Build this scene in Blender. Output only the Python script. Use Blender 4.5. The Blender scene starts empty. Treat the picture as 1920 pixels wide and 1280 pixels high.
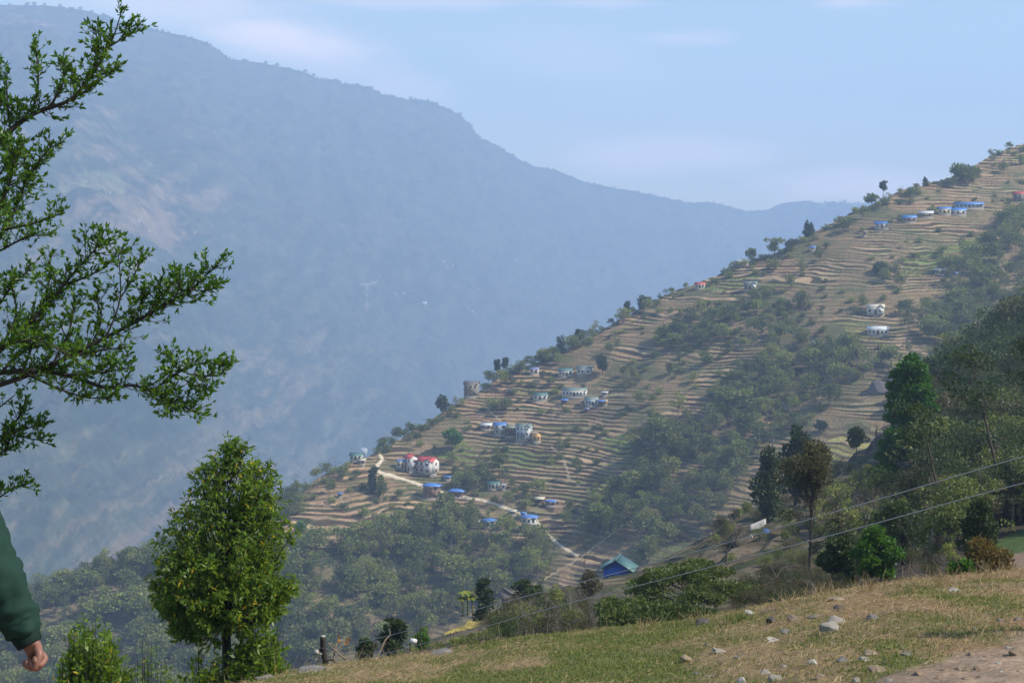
import bpy, math, random
import numpy as np
from mathutils import Vector, Matrix
R = math.radians
rng = np.random.default_rng(7); random.seed(7)
SC = bpy.context.scene; COL = SC.collection

# ------------------------------------------------------------------ camera, sky, sun, exposure
F = 2869.0; CX = 960.0; HY = 450.0            # focal length / centre / horizon row in 1920x1280 units
cam = bpy.data.cameras.new('camera'); cam.sensor_width = 36; cam.lens = 36*F/1920
cam.shift_y = -(640-HY)/1920; cam.clip_end = 60000; cam.clip_start = .05
camo = bpy.data.objects.new('camera', cam); COL.objects.link(camo)
camo.rotation_euler = (R(90), 0, 0); SC.camera = camo
SUN = Vector((.80, -.22, .80)).normalized()
EL = math.asin(SUN.z); AZ = math.atan2(SUN.x, SUN.y)
sl = bpy.data.lights.new('sun', 'SUN'); sl.energy = 4.3; sl.angle = R(1.5); sl.color = (1, .93, .82)
so = bpy.data.objects.new('sun', sl); COL.objects.link(so)
so.rotation_euler = (-SUN).to_track_quat('-Z', 'Y').to_euler()
SC.view_settings.view_transform = 'Standard'; SC.view_settings.look = 'None'
SC.view_settings.exposure = 0.68; SC.view_settings.gamma = 1
SC.cycles.max_bounces = 6; SC.cycles.diffuse_bounces = 2; SC.cycles.glossy_bounces = 1
SC.cycles.transmission_bounces = 2; SC.cycles.transparent_max_bounces = 4; SC.cycles.volume_bounces = 2; SC.cycles.adaptive_threshold = .004
HAZE = 2.3e-4; HAZE_COL = (.53, .71, 1.0, 1); SKY = .10

def build_world():
    w = bpy.data.worlds.new('World'); SC.world = w; w.use_nodes = True
    N = w.node_tree.nodes; L = w.node_tree.links; N.clear()
    out = N.new('ShaderNodeOutputWorld'); bg = N.new('ShaderNodeBackground'); bg.inputs[1].default_value = SKY
    sky = N.new('ShaderNodeTexSky'); sky.sky_type = 'NISHITA'; sky.sun_disc = False
    sky.sun_elevation = EL; sky.sun_rotation = AZ; sky.altitude = 1500; sky.air_density = 1.5; sky.dust_density = 1.0; sky.ozone_density = 2
    tc = N.new('ShaderNodeTexCoord')
    def math_(op, a, b=None, c=None):
        m = N.new('ShaderNodeMath'); m.operation = op; m.use_clamp = False
        for i, v in enumerate((a, b, c)):
            if v is None: continue
            if isinstance(v, (int, float)): m.inputs[i].default_value = v
            else: L.new(v, m.inputs[i])
        return m.outputs[0]
    def blob(cx, cz, sx, sz, tilt, nscale, lo, hi, strength, seed):
        mp = N.new('ShaderNodeMapping'); mp.vector_type = 'TEXTURE'
        mp.inputs['Location'].default_value = (cx, 0, cz); mp.inputs['Rotation'].default_value = (0, tilt, 0)
        mp.inputs['Scale'].default_value = (sx, 50, sz); L.new(tc.outputs['Generated'], mp.inputs[0])
        ln = N.new('ShaderNodeVectorMath'); ln.operation = 'LENGTH'; L.new(mp.outputs[0], ln.inputs[0])
        fall = math_('SUBTRACT', 1.0, ln.outputs['Value'])
        nm = N.new('ShaderNodeMapping'); nm.inputs['Location'].default_value = (seed, seed, seed); nm.inputs['Scale'].default_value = (nscale, nscale, nscale*3.2)
        L.new(tc.outputs['Generated'], nm.inputs[0])
        nz = N.new('ShaderNodeTexNoise'); nz.inputs['Scale'].default_value = 1; nz.inputs['Detail'].default_value = 6; nz.inputs['Roughness'].default_value = .55
        L.new(nm.outputs[0], nz.inputs['Vector'])
        s = math_('ADD', math_('MULTIPLY', fall, .9), math_('MULTIPLY', math_('SUBTRACT', nz.outputs[0], .5), 1.6))
        mr = N.new('ShaderNodeMapRange'); mr.interpolation_type = 'SMOOTHSTEP'
        mr.inputs[1].default_value = lo; mr.inputs[2].default_value = hi; mr.inputs[3].default_value = 0; mr.inputs[4].default_value = strength
        L.new(s, mr.inputs[0]); return mr.outputs[0]
    def c(px, py): return (px-CX)/F, (HY-py)/F
    tot = None
    for (px, py, wx, wz, tilt, ns, lo, hi, st, sd) in (
        (570, 95, 330, 75, R(20), 9, -.05, 1.0, .8, 1.3), (330, 20, 420, 80, R(4), 8, .1, .9, .42, 4.1),
        (760, 5, 300, 30, 0, 10, .1, .8, .3, 7.7), (1265, 75, 150, 26, 0, 14, 0, 1.1, .5, 2.2),
        (1575, 18, 110, 22, 0, 14, 0, 1.1, .4, 5.5), (1600, 352, 210, 48, 0, 12, -.1, .9, .7, 9.1),
        (1240, 285, 300, 60, 0, 8, 0, .9, .5, 3.9), (1100, 12, 150, 18, 0, 12, .0, .9, .3, 6.6),
        (1000, 110, 1200, 160, R(8), 5, .3, 1.4, .22, 11.)):
        cx, cz = c(px, py); b = blob(cx, cz, wx/F, wz/F, tilt, ns, lo, hi, st, sd)
        tot = b if tot is None else math_('MAXIMUM', tot, b)
    mx = N.new('ShaderNodeMix'); mx.data_type = 'RGBA'; L.new(tot, mx.inputs[0])
    L.new(sky.outputs[0], mx.inputs[6]); mx.inputs[7].default_value = (11.5, 9.3, 8.7, 1)
    L.new(mx.outputs[2], bg.inputs[0]); L.new(bg.outputs[0], out.inputs[0])
build_world()

# ------------------------------------------------------------------ helpers
def tag(o, label=None, cat=None, group=None, kind=None):
    if label: o['label'] = label
    if cat: o['category'] = cat
    if group: o['group'] = group
    if kind: o['kind'] = kind
    return o
def empty(name, loc=(0, 0, 0), rz=0.):
    o = bpy.data.objects.new(name, None); COL.objects.link(o); o.location = loc; o.rotation_euler = (0, 0, rz)
    o.empty_display_size = .2; return o
def mkmesh(name, V, Fc, mat, attrs=None, smooth=False):
    V = np.asarray(V, np.float32); me = bpy.data.meshes.new(name)
    if isinstance(Fc, np.ndarray): groups = [Fc]
    else: groups = [np.asarray([f for f in Fc if len(f) == k], np.int32) for k in sorted({len(f) for f in Fc})]
    groups = [g for g in groups if len(g)]
    nl = sum(g.size for g in groups); nf = sum(len(g) for g in groups)
    me.vertices.add(len(V)); me.vertices.foreach_set('co', V.ravel())
    me.loops.add(nl); me.polygons.add(nf)
    me.loops.foreach_set('vertex_index', np.concatenate([g.ravel() for g in groups]).astype(np.int32))
    tot = np.concatenate([np.full(len(g), g.shape[1], np.int32) for g in groups])
    st = np.concatenate([[0], np.cumsum(tot)[:-1]]).astype(np.int32)
    me.polygons.foreach_set('loop_start', st); me.polygons.foreach_set('loop_total', tot)
    if smooth: me.polygons.foreach_set('use_smooth', np.ones(nf, bool))
    if attrs:
        for k, a in attrs.items():
            a = np.asarray(a, np.float32)
            if a.ndim == 1:
                at = me.attributes.new(k, 'FLOAT', 'POINT'); at.data.foreach_set('value', a)
            else:
                at = me.attributes.new(k, 'FLOAT_COLOR', 'POINT')
                if a.shape[1] == 3: a = np.concatenate([a, np.ones((len(a), 1), np.float32)], 1)
                at.data.foreach_set('color', a.ravel())
    me.update(calc_edges=True)
    for m in (mat if isinstance(mat, (list, tuple)) else [mat]): me.materials.append(m)
    return me
def mkobj(name, me, parent=None, loc=None):
    o = bpy.data.objects.new(name, me); COL.objects.link(o)
    if parent is not None: o.parent = parent
    if loc is not None: o.location = loc
    return o
class MB:
    def __init__(s): s.v = []; s.f = []
    def add(s, v, f):
        b = len(s.v); s.v += [tuple(p) for p in v]; s.f += [tuple(i+b for i in q) for q in f]; return s
    def box(s, x0, x1, y0, y1, z0, z1):
        return s.add([(x0,y0,z0),(x1,y0,z0),(x1,y1,z0),(x0,y1,z0),(x0,y0,z1),(x1,y0,z1),(x1,y1,z1),(x0,y1,z1)],
                     [(0,3,2,1),(4,5,6,7),(0,1,5,4),(1,2,6,5),(2,3,7,6),(3,0,4,7)])
    def tube(s, pts, rad, n=6, cap=True):
        pts = [Vector(p) for p in pts]; k = len(pts)
        if not hasattr(rad, '__len__'): rad = [rad]*k
        vs = []; 
        up = Vector((.13, .31, .94))
        for i, p in enumerate(pts):
            d = (pts[min(i+1, k-1)]-pts[max(i-1, 0)])
            if d.length < 1e-9: d = Vector((0, 0, 1))
            d.normalize(); a = d.cross(up)
            if a.length < .05: a = d.cross(Vector((1, 0, 0)))
            a.normalize(); b = d.cross(a)
            for j in range(n):
                t = 2*math.pi*j/n; vs.append(p+(a*math.cos(t)+b*math.sin(t))*rad[i])
        fs = [(i*n+j, i*n+(j+1) % n, (i+1)*n+(j+1) % n, (i+1)*n+j) for i in range(k-1) for j in range(n)]
        if cap: fs += [tuple(range(n-1, -1, -1)), tuple((k-1)*n+j for j in range(n))]
        return s.add(vs, fs)
    def build(s, name, mat, parent=None, smooth=False):
        return mkobj(name, mkmesh(name, s.v, s.f, mat, smooth=smooth), parent)
    def mesh(s, name, mat, smooth=False): return mkmesh(name, s.v, s.f, mat, smooth=smooth)

def hash2(ix, iy, seed=0):
    h = (ix.astype(np.int64)*374761393 + iy.astype(np.int64)*668265263 + seed*1442695041) & 0xffffffff
    h = ((h ^ (h >> 13))*1274126177) & 0xffffffff
    h = ((h ^ (h >> 16))*2246822519) & 0xffffffff
    return ((h ^ (h >> 15)) & 0xffffff)/float(0xffffff)
def vnoise(x, y, seed=0):
    x = np.asarray(x, float); y = np.asarray(y, float)
    ix = np.floor(x); iy = np.floor(y); fx = x-ix; fy = y-iy
    fx = fx*fx*fx*(fx*(fx*6-15)+10); fy = fy*fy*fy*(fy*(fy*6-15)+10)
    ix = ix.astype(np.int64); iy = iy.astype(np.int64)
    a = hash2(ix, iy, seed); b = hash2(ix+1, iy, seed); c = hash2(ix, iy+1, seed); d = hash2(ix+1, iy+1, seed)
    return (a*(1-fx)+b*fx)*(1-fy)+(c*(1-fx)+d*fx)*fy
def fbm(x, y, oct=4, seed=0, gain=.5):
    s = 0; a = 1; t = 0; x = np.asarray(x, float); y = np.asarray(y, float)
    for i in range(oct):
        s = s+a*vnoise(x, y, seed+i*17); t += a; a *= gain; x, y = x*1.93+y*.53+5.2, y*1.93-x*.27+1.3
    return s/t*2-1          # -1..1
def sstep(a, b, x): t = np.clip((x-a)/(b-a), 0, 1); return t*t*(3-2*t)
def inpoly(px, py, poly):
    ins = np.zeros(np.shape(px), bool); n = len(poly)
    for i in range(n):
        x0, y0 = poly[i]; x1, y1 = poly[i-1]
        if y0 == y1: continue
        c = ((y0 > py) != (y1 > py)) & (px < (x1-x0)*(py-y0)/(y1-y0)+x0); ins ^= c
    return ins
def un(px, py, Y): return Vector(((px-CX)/F*Y, Y, (HY-py)/F*Y))

# ------------------------------------------------------------------ materials
def newmat(name):
    m = bpy.data.materials.new(name); m.use_nodes = True; nt = m.node_tree
    b = nt.nodes['Principled BSDF']; return m, nt, nt.nodes, nt.links, b
def mat_plain(name, col, rough=.8, noise=.25, scale=3., spec=.3, metal=0.):
    m, nt, N, L, b = newmat(name)
    tc = N.new('ShaderNodeTexCoord'); nz = N.new('ShaderNodeTexNoise'); nz.inputs['Scale'].default_value = scale; nz.inputs['Detail'].default_value = 5
    L.new(tc.outputs['Object'], nz.inputs['Vector'])
    mr = N.new('ShaderNodeMapRange'); mr.inputs[1].default_value = .25; mr.inputs[2].default_value = .75; mr.inputs[3].default_value = 1-noise; mr.inputs[4].default_value = 1+noise
    L.new(nz.outputs[0], mr.inputs[0])
    mx = N.new('ShaderNodeVectorMath'); mx.operation = 'SCALE'; mx.inputs[0].default_value = col[:3]; L.new(mr.outputs[0], mx.inputs['Scale'])
    L.new(mx.outputs[0], b.inputs['Base Color']); b.inputs['Roughness'].default_value = rough; b.inputs['Specular IOR Level'].default_value = spec; b.inputs['Metallic'].default_value = metal
    return m
def mat_leaf(name, cols, src='random', trans=.3, rough=.55):
    """foliage: colour picked along a ramp by the object's random number (or a per-tree attribute), varied per leaf by 'v'"""
    m, nt, N, L, b = newmat(name)
    if src == 'random':
        oi = N.new('ShaderNodeObjectInfo'); s = oi.outputs['Random']
    else:
        at = N.new('ShaderNodeAttribute'); at.attribute_name = 'tint'; s = at.outputs['Fac']
    v = N.new('ShaderNodeAttribute'); v.attribute_name = 'v'
    ad = N.new('ShaderNodeMath'); ad.operation = 'MULTIPLY_ADD'; ad.inputs[1].default_value = .35; L.new(v.outputs['Fac'], ad.inputs[0])
    sc = N.new('ShaderNodeMath'); sc.operation = 'MULTIPLY'; sc.inputs[1].default_value = .65; L.new(s, sc.inputs[0]); L.new(sc.outputs[0], ad.inputs[2])
    cr = N.new('ShaderNodeValToRGB'); e = cr.color_ramp.elements
    while len(e) < len(cols): e.new(.5)
    for i, c in enumerate(cols): e[i].position = i/(len(cols)-1); e[i].color = (*c, 1)
    L.new(ad.outputs[0], cr.inputs[0])
    L.new(cr.outputs[0], b.inputs['Base Color']); b.inputs['Roughness'].default_value = rough; b.inputs['Specular IOR Level'].default_value = .25
    tr = N.new('ShaderNodeBsdfTranslucent'); g = N.new('ShaderNodeMix'); g.data_type = 'RGBA'; g.blend_type = 'MULTIPLY'; g.inputs[0].default_value = 1
    g.inputs[7].default_value = (1.5, 1.5, .6, 1); L.new(cr.outputs[0], g.inputs[6]); L.new(g.outputs[2], tr.inputs[0])
    mx = N.new('ShaderNodeMixShader'); mx.inputs[0].default_value = trans
    L.new(b.outputs[0], mx.inputs[1]); L.new(tr.outputs[0], mx.inputs[2]); L.new(mx.outputs[0], N['Material Output'].inputs[0])
    return m
def mat_ground(name, nscale=1.5, namp=.35, bump=.3, bdist=.3, extra=None):
    m, nt, N, L, b = newmat(name)
    at = N.new('ShaderNodeAttribute'); at.attribute_name = 'Col'
    tc = N.new('ShaderNodeTexCoord')
    n1 = N.new('ShaderNodeTexNoise'); n1.inputs['Scale'].default_value = nscale; n1.inputs['Detail'].default_value = 8; n1.inputs['Roughness'].default_value = .65
    L.new(tc.outputs['Object'], n1.inputs['Vector'])
    mr = N.new('ShaderNodeMapRange'); mr.inputs[1].default_value = .3; mr.inputs[2].default_value = .7; mr.inputs[3].default_value = 1-namp; mr.inputs[4].default_value = 1+namp
    L.new(n1.outputs[0], mr.inputs[0])
    sc = N.new('ShaderNodeVectorMath'); sc.operation = 'SCALE'; L.new(at.outputs['Color'], sc.inputs[0]); L.new(mr.outputs[0], sc.inputs['Scale'])
    L.new(sc.outputs[0], b.inputs['Base Color']); b.inputs['Roughness'].default_value = .95; b.inputs['Specular IOR Level'].default_value = .1
    bp = N.new('ShaderNodeBump'); bp.inputs['Strength'].default_value = bump; bp.inputs['Distance'].default_value = bdist
    L.new(n1.outputs[0], bp.inputs['Height']); L.new(bp.outputs[0], b.inputs['Normal'])
    return m
M = {}
M['hill'] = mat_ground('hill_soil', .9, .45, .6, .5)
M['near'] = mat_ground('near_hill_soil', 2.2, .45, .6, .25)
M['fg'] = mat_ground('foreground_soil', 14, .4, .8, .03)
M['mount'] = mat_ground('mountain_forest', .03, .5, .8, 14)
M['bark'] = mat_plain('bark_brown', (.075, .06, .045), .9, .4, 8)
M['bark_grey'] = mat_plain('bark_grey', (.16, .14, .12), .9, .35, 5)
M['bark_dark'] = mat_plain('bark_dark', (.035, .03, .026), .9, .3, 9)
M['twig'] = mat_plain('twig_greybrown', (.10, .08, .065), .9, .3, 4)
G = {}
G['grey-green'] = [(.070, .095, .034), (.125, .155, .050), (.18, .205, .070), (.105, .12, .042)]
G['yellow-green'] = [(.12, .155, .03), (.19, .225, .04), (.25, .255, .06), (.10, .145, .03)]
G['dark green'] = [(.022, .040, .014), (.034, .058, .020), (.055, .082, .030), (.036, .054, .022)]
G['olive brown'] = [(.085, .070, .040), (.10, .085, .045), (.075, .080, .040), (.12, .095, .055)]
for k, c in G.items():
    M['leaf '+k] = mat_leaf('leaf_'+k.replace(' ', '_').replace('-', '_'), c)
M['leaf forest'] = mat_leaf('leaf_forest', [(.036, .062, .020), (.088, .118, .038), (.145, .17, .055), (.18, .20, .072), (.24, .29, .060), (.21, .17, .09)], 'tint')
M['leaf bright'] = mat_leaf('leaf_bright', [(.045, .11, .016), (.08, .17, .025), (.14, .25, .038)], trans=.35, rough=.4)
M['leaf branch'] = mat_leaf('leaf_branch', [(.026, .066, .011), (.048, .115, .017), (.085, .175, .023), (.16, .25, .033)], 'tint', trans=.45, rough=.4)
M['leaf laurel'] = mat_leaf('leaf_laurel', [(.045, .09, .016), (.09, .16, .022), (.155, .24, .028), (.26, .32, .04), (.55, .40, .03)], 'tint', trans=.5, rough=.38)
M['leaf rust'] = mat_leaf('leaf_rust', [(.10, .075, .018), (.16, .10, .02), (.09, .10, .02)])
M['leaf banana'] = mat_leaf('leaf_banana', [(.14, .20, .03), (.28, .25, .04), (.12, .2, .05)])
M['leaf tallgreen'] = mat_leaf('leaf_tall', [(.04, .11, .016), (.075, .18, .024), (.12, .25, .032)], trans=.3)
M['leaf umbrella'] = mat_leaf('leaf_umbrella', [(.040, .062, .020), (.075, .105, .030), (.115, .145, .045)], trans=.3)

# ------------------------------------------------------------------ terrain layers (columns share one bearing; every row has its own real distance)
def I(px, tab, k=1): return np.interp(px, [t[0] for t in tab], [t[k] for t in tab])
CREST = [(-600,1230,650),(-300,1190,640),(0,1140,640),(100,1112,650),(200,1068,655),(300,1042,660),(380,1020,665),(460,985,670),(540,935,680),
 (600,893,690),(650,872,700),(700,852,715),(760,815,735),(800,790,745),(860,755,760),(900,730,768),(940,700,775),(1000,678,785),(1060,655,790),(1120,622,800),(1200,575,812),
 (1260,548,815),(1300,535,820),(1340,515,822),(1400,490,828),(1460,470,832),(1500,450,838),(1560,415,846),(1600,395,855),(1660,372,862),(1700,352,870),(1735,345,880),(1800,325,900),
 (1850,295,925),(1890,276,945),(1920,270,955),(1960,262,965),(2100,235,990),(2300,215,1000),(2600,210,1000)]
SLOPE = [(-600,.34),(300,.36),(540,.42),(900,.46),(1300,.46),(1920,.46),(2600,.46)]
F_BOT = [(-600,1420),(0,1400),(540,1330),(900,1250),(1200,1160),(1500,1060),(1700,930),(1920,800),(2600,760)]
N_TOP = [(-600,1500,60),(300,1345,45),(560,1262,60),(640,1247,75),(700,1236,90),(800,1200,110),(900,1150,140),(1000,1112,170),(1100,1088,200),(1200,1066,225),(1300,1018,240),(1400,955,255),
 (1500,905,280),(1600,850,310),(1700,775,330),(1800,715,360),(1920,620,400),(2200,560,420),(2600,540,430)]
FG = [(-1500,1560,9),(-600,1460,9),(0,1360,9),(200,1330,12),(330,1308,15),(430,1282,18),(520,1264,19),(620,1244,20),(720,1232,21),(820,1219,22),(1000,1191,22),(1200,1174,22),(1400,1139,22),(1550,1111,22),(1700,1086,22),(1920,1068,22),(2300,1040,22),(3500,1000,20)]
M_CREST = [(-1200,-150,3200),(-400,-40,3400),(0,10,3600),(80,10,3650),(160,20,3700),(230,42,3750),(310,60,3800),(360,72,3850),(390,82,3900),(412,96,3950),(430,112,4000),(480,117,4080),(540,127,4150),(570,136,4200),(600,150,4250),(625,150,4300),(640,158,4350),
 (690,164,4450),(720,179,4520),(760,186,4600),(810,192,4750),(840,205,4850),(862,216,4950),(880,232,5000),(895,257,5050),(920,268,5100),(945,281,5200),(985,305,5400),(1010,315,5500),(1040,318,5600),(1100,343,5800),(1150,352,6000),(1200,360,6200),(1240,371,6300),(1290,380,6400),(1340,381,6500),
 (1370,388,6600),(1400,396,6700),(1440,393,6750),(1465,383,6750),(1490,378,6750),(1540,380,6750),(1620,381,6800),(1800,360,6900),(2300,340,6900),(3000,330,6900)]
M_BOT = [(-1200,1330),(0,1190),(300,1110),(540,1000),(700,900),(900,790),(1200,630),(1500,500),(1700,430),(3000,420)]
M_SL = [(-1200,.36),(0,.37),(350,.40),(700,.52),(1000,.58),(1400,.55),(3000,.55)]

def smo(a, n):
    k = np.hanning(2*n+1); k /= k.sum(); return np.convolve(np.pad(a, n, 'edge'), k, 'valid')
def grid_faces(nr, nc):
    a = np.arange(nr*nc).reshape(nr, nc)
    return np.stack([a[:-1, :-1], a[:-1, 1:], a[1:, 1:], a[1:, :-1]], -1).reshape(-1, 4)
class Layer:
    """columns of constant bearing; rows from far (0) to near"""
    def __init__(s, pxs, X, Y, Z):
        s.pxs = pxs; s.X, s.Y, s.Z = X, Y, Z; s.PY = HY-F*Z/Y
        s.sil = s.PY.min(0)
    def silh(s, px): return np.interp(px, s.pxs, s.sil)
    def at(s, px, py):
        c = int(np.clip(np.searchsorted(s.pxs, px), 1, len(s.pxs)-1))
        if abs(s.pxs[c-1]-px) < abs(s.pxs[c]-px): c -= 1
        col = s.PY[::-1, c]; k = np.argmax(col <= py)
        if col[k] > py: k = int(np.argmin(col))
        r = len(col)-1-k
        return Vector(((px-CX)/F*s.Y[r, c], s.Y[r, c], s.Z[r, c]))

def lerp(a, b, t): return a*(1-t[..., None])+b*t[..., None]
def C3(c, shape): return np.broadcast_to(np.array(c, float), shape+(3,)).copy()

# ---- far hillside with terraces
FOREST = [  # pixel outlines of wooded ground on the far hillside
 [(-600,1600),(-600,1150),(0,1120),(100,1100),(200,1060),(300,1040),(400,1015),(500,1030),(560,1035),(620,1045),(690,1010),(770,975),(850,962),(905,1000),(960,1012),(1030,1005),(1085,1045),(1060,1065),(1010,1100),(940,1130),(900,1250),(600,1400)],
 [(1085,1010),(1110,960),(1180,900),(1195,850),(1250,800),(1300,770),(1380,720),(1440,690),(1450,640),(1560,640),(1660,665),(1700,690),(1640,700),(1600,750),(1540,775),(1500,810),(1400,870),(1370,960),(1330,1100),(1180,1100),(1200,1020),(1130,1020)],
 [(1225,650),(1260,600),(1340,575),(1420,560),(1510,575),(1500,620),(1420,640),(1340,660),(1250,665)],
 [(1690,640),(1700,590),(1760,560),(1770,510),(1840,470),(1890,410),(2600,380),(2600,1000),(1700,1000),(1690,700),(1760,660)],
]
GREEN = [[(925,862),(930,838),(1030,840),(1045,862),(1000,872)],[(1295,548),(1320,530),(1400,510),(1445,512),(1400,530),(1340,548)],
 [(1690,512),(1710,478),(1810,455),(1900,455),(1850,500),(1760,515)],[(800,862),(870,820),(905,850),(890,875)],[(1030,945),(1060,938),(1085,950),(1080,962),(1040,955)],
 [(1060,790),(1080,778),(1090,790)],[(1180,1010),(1240,970),(1290,985),(1290,1060),(1190,1060)],[(1130,825),(1180,805),(1200,850),(1190,880),(1140,850)]]
YELLOW = [[(585,1005),(600,992),(615,1005),(600,1020)],[(540,1018),(560,1000),(580,1010),(560,1028)],[(1480,850),(1560,815),(1640,815),(1640,845),(1500,870)],[(1790,487),(1830,482),(1835,492)],[(1560,612),(1600,600),(1660,632),(1600,640)]]
SCRUB = [[(1440,480),(1500,450),(1600,400),(1660,380),(1690,400),(1600,440),(1500,490)],[(1160,700),(1290,660),(1340,680),(1300,740),(1200,800),(1170,760)],[(1500,600),(1560,560),(1560,520),(1640,490),(1700,450),(1720,470),(1640,530),(1600,600)],
 [(800,900),(860,880),(960,905),(1000,950),(960,975),(880,935)]]
ROAD = [(697,843),(712,852),(717,862),(708,872),(705,880),(716,886),(735,890),(755,897),(790,908),(806,917),(835,924),(870,930),(905,936),(940,948),(970,958),(1000,968),(1012,978),(1020,988),(1040,1003),(1060,1017),(1082,1032)]
TRAIL = [[(915,765),(935,785),(950,797)],[(1035,838),(1055,858),(1066,885),(1064,890)],[(1190,965),(1150,990),(1110,1020),(1085,1038),(1020,1075),(960,1112)],[(1064,890),(1085,905)]]
def polydist(px, py, pl):
    d = np.full(px.shape, 1e9)
    for (x0, y0), (x1, y1) in zip(pl[:-1], pl[1:]):
        dx, dy = x1-x0, y1-y0; t = np.clip(((px-x0)*dx+(py-y0)*dy)/(dx*dx+dy*dy), 0, 1)
        d = np.minimum(d, np.hypot(px-x0-t*dx, (py-y0-t*dy)*1.25))
    return d
def wob(px, py, a, s, seed): return px+a*fbm(px/s, py/s, 3, seed), py+a*.5*fbm(px/s, py/s, 3, seed+50)

def build_hill():
    pxs = np.arange(-600, 2501, 2.4); nc = len(pxs); nr = 660; nb = 14
    yc = I(pxs, CREST, 1); Yc = I(pxs, CREST, 2); m = I(pxs, SLOPE); yb = I(pxs, F_BOT)
    yc = smo(yc, 4); Yc = smo(Yc, 90); m = smo(m, 120); yb = smo(yb, 60)
    ysm = smo(yc, 60)
    Yc = Yc*(m-(HY-ysm)/F)/(m-(HY-yc)/F)
    t = np.linspace(0, 1, nr)[:, None]; PY = yc+(yb-yc)*t
    e = (HY-PY)/F; ec = (HY-yc)/F; U = (pxs-CX)/F
    Y = Yc*(m-ec)/(m-e); Z = e*Y; X = U*Y
    env = sstep(0, 40, PY-yc)
    Z0 = Z+env*(4.0*fbm(X/110, Y/90, 3, 3)+1.0*fbm(X/22, Y/22, 2, 9))+(1-env)*1.2*fbm(X/14, 0*X+3.3, 3, 21)
    PX = np.broadcast_to(pxs, PY.shape)
    wx, wy = wob(PX, PY, 22, 45, 5)
    forest = np.zeros(PY.shape, bool)
    for p in FOREST: forest |= inpoly(wx, wy, p)
    scr = np.zeros(PY.shape, bool)
    for p in SCRUB: scr |= inpoly(wx, wy, p)
    n2 = fbm(PX/120, PY/60, 4, 31)
    up = forest & (PY < 1005-.0*PX) & (PX > 1085)
    T = np.where(forest, np.where(up, .7, .55), 1.)*np.where(scr, .45, 1.)*sstep(-.75, -.35, n2)*(.25+.75*sstep(-.40, .05, fbm(X/34, Z0/7, 3, 36)))
    for _ in range(3): T[1:-1, 1:-1] = (T[:-2, 1:-1]+T[2:, 1:-1]+T[1:-1, :-2]+T[1:-1, 2:]+T[1:-1, 1:-1])/5
    droad = polydist(PX, PY, ROAD); T *= sstep(2, 7, droad)
    h = 1.66
    wp = 3.6*fbm(X/75, Y/75, 3, 77)+1.3*fbm(X/26, Y/26, 3, 78)+.55*fbm(X/9, Y/9, 2, 79)+1.7*fbm(X/70, Z0/4.5, 3, 80)
    L = (Z0+wp)/h; fl = np.floor(L); fr = L-fl
    # each step: nearly flat field, then the bank that rises to the next
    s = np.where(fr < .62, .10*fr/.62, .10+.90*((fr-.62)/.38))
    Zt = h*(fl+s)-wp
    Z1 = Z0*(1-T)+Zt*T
    # colours
    shp = PY.shape
    tread = lerp(C3((.30, .195, .112), shp), C3((.13, .112, .062), shp), sstep(-.4, .5, fbm(X/40, Y/40, 3, 41)))
    sx = X+fl*13.7
    cell = hash2(fl.astype(np.int64), np.floor(sx/24+hash2(fl.astype(np.int64), fl.astype(np.int64)*0, 5)*5).astype(np.int64), 9)
    tread = tread*((.92+.85*cell)*(1+.35*fbm(X/6, Y/6, 3, 40)))[..., None]
    tread = lerp(tread, C3((.27, .165, .105), shp), ((cell > .82)*.6).astype(float))
    grn = (cell < .13)|(fbm(PX/90, PY/45, 3, 63) > .42)
    tread = lerp(tread, C3((.115, .14, .045), shp), grn*.75)
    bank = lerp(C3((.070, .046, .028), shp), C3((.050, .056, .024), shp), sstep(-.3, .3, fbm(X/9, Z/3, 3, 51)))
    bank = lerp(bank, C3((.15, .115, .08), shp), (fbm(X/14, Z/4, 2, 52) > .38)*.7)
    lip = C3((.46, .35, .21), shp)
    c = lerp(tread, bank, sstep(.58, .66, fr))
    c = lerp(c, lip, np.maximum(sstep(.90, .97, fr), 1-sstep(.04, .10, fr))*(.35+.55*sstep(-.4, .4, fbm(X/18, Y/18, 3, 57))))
    edge = (fr > .93)|(fr < .05)
    inter = lerp(C3((.19, .135, .074), shp), C3((.095, .10, .045), shp), sstep(-.3, .4, fbm(X/12, Y/12, 4, 8)))
    c = lerp(inter, c, np.clip(T, 0, 1))
    gm = np.zeros(shp, bool)
    for p in GREEN: gm |= inpoly(wx, wy, p)
    c = np.where((gm & (fr < .64))[..., None], np.array((.14, .18, .045))*(.8+.4*cell)[..., None], c)
    ym = np.zeros(shp, bool)
    for p in YELLOW: ym |= inpoly(wx, wy, p)
    c = np.where((ym & (fr < .66))[..., None], np.array((.25, .225, .075))*(.7+.6*cell)[..., None], c)
    fcol = lerp(C3((.075, .080, .038), shp), C3((.15, .125, .075), shp), sstep(0, .5, fbm(X/15, Y/15, 3, 91)))
    c = lerp(c, fcol, np.where(up, .35, .55)*forest)
    c = lerp(c, C3((.62, .52, .37), shp), 1-sstep(2.6, 3.8, droad+1.0*fbm(PX/8, PY/8, 2, 5)))
    for tr in TRAIL: c = lerp(c, C3((.40, .33, .22), shp), 1-sstep(.8, 1.8, polydist(PX, PY, tr)+.6*fbm(PX/6, PY/6, 2, 6)))
    c = lerp(c, C3((.30, .2, .12), shp), ((fbm(X/20, Y/20, 4, 113) > .5)*.6))
    # the back of the ridge falls away behind the crest
    bY = np.stack([Yc+8*k**1.75 for k in range(nb, 0, -1)]); bZ = np.stack([ec*Yc-1.2*(8*k**1.75)*.5 for k in range(nb, 0, -1)]) + (Z1[0]-ec*Yc)
    Yf = np.vstack([bY, Y]); Zf = np.vstack([bZ, Z1]); Xf = U*Yf
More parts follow.
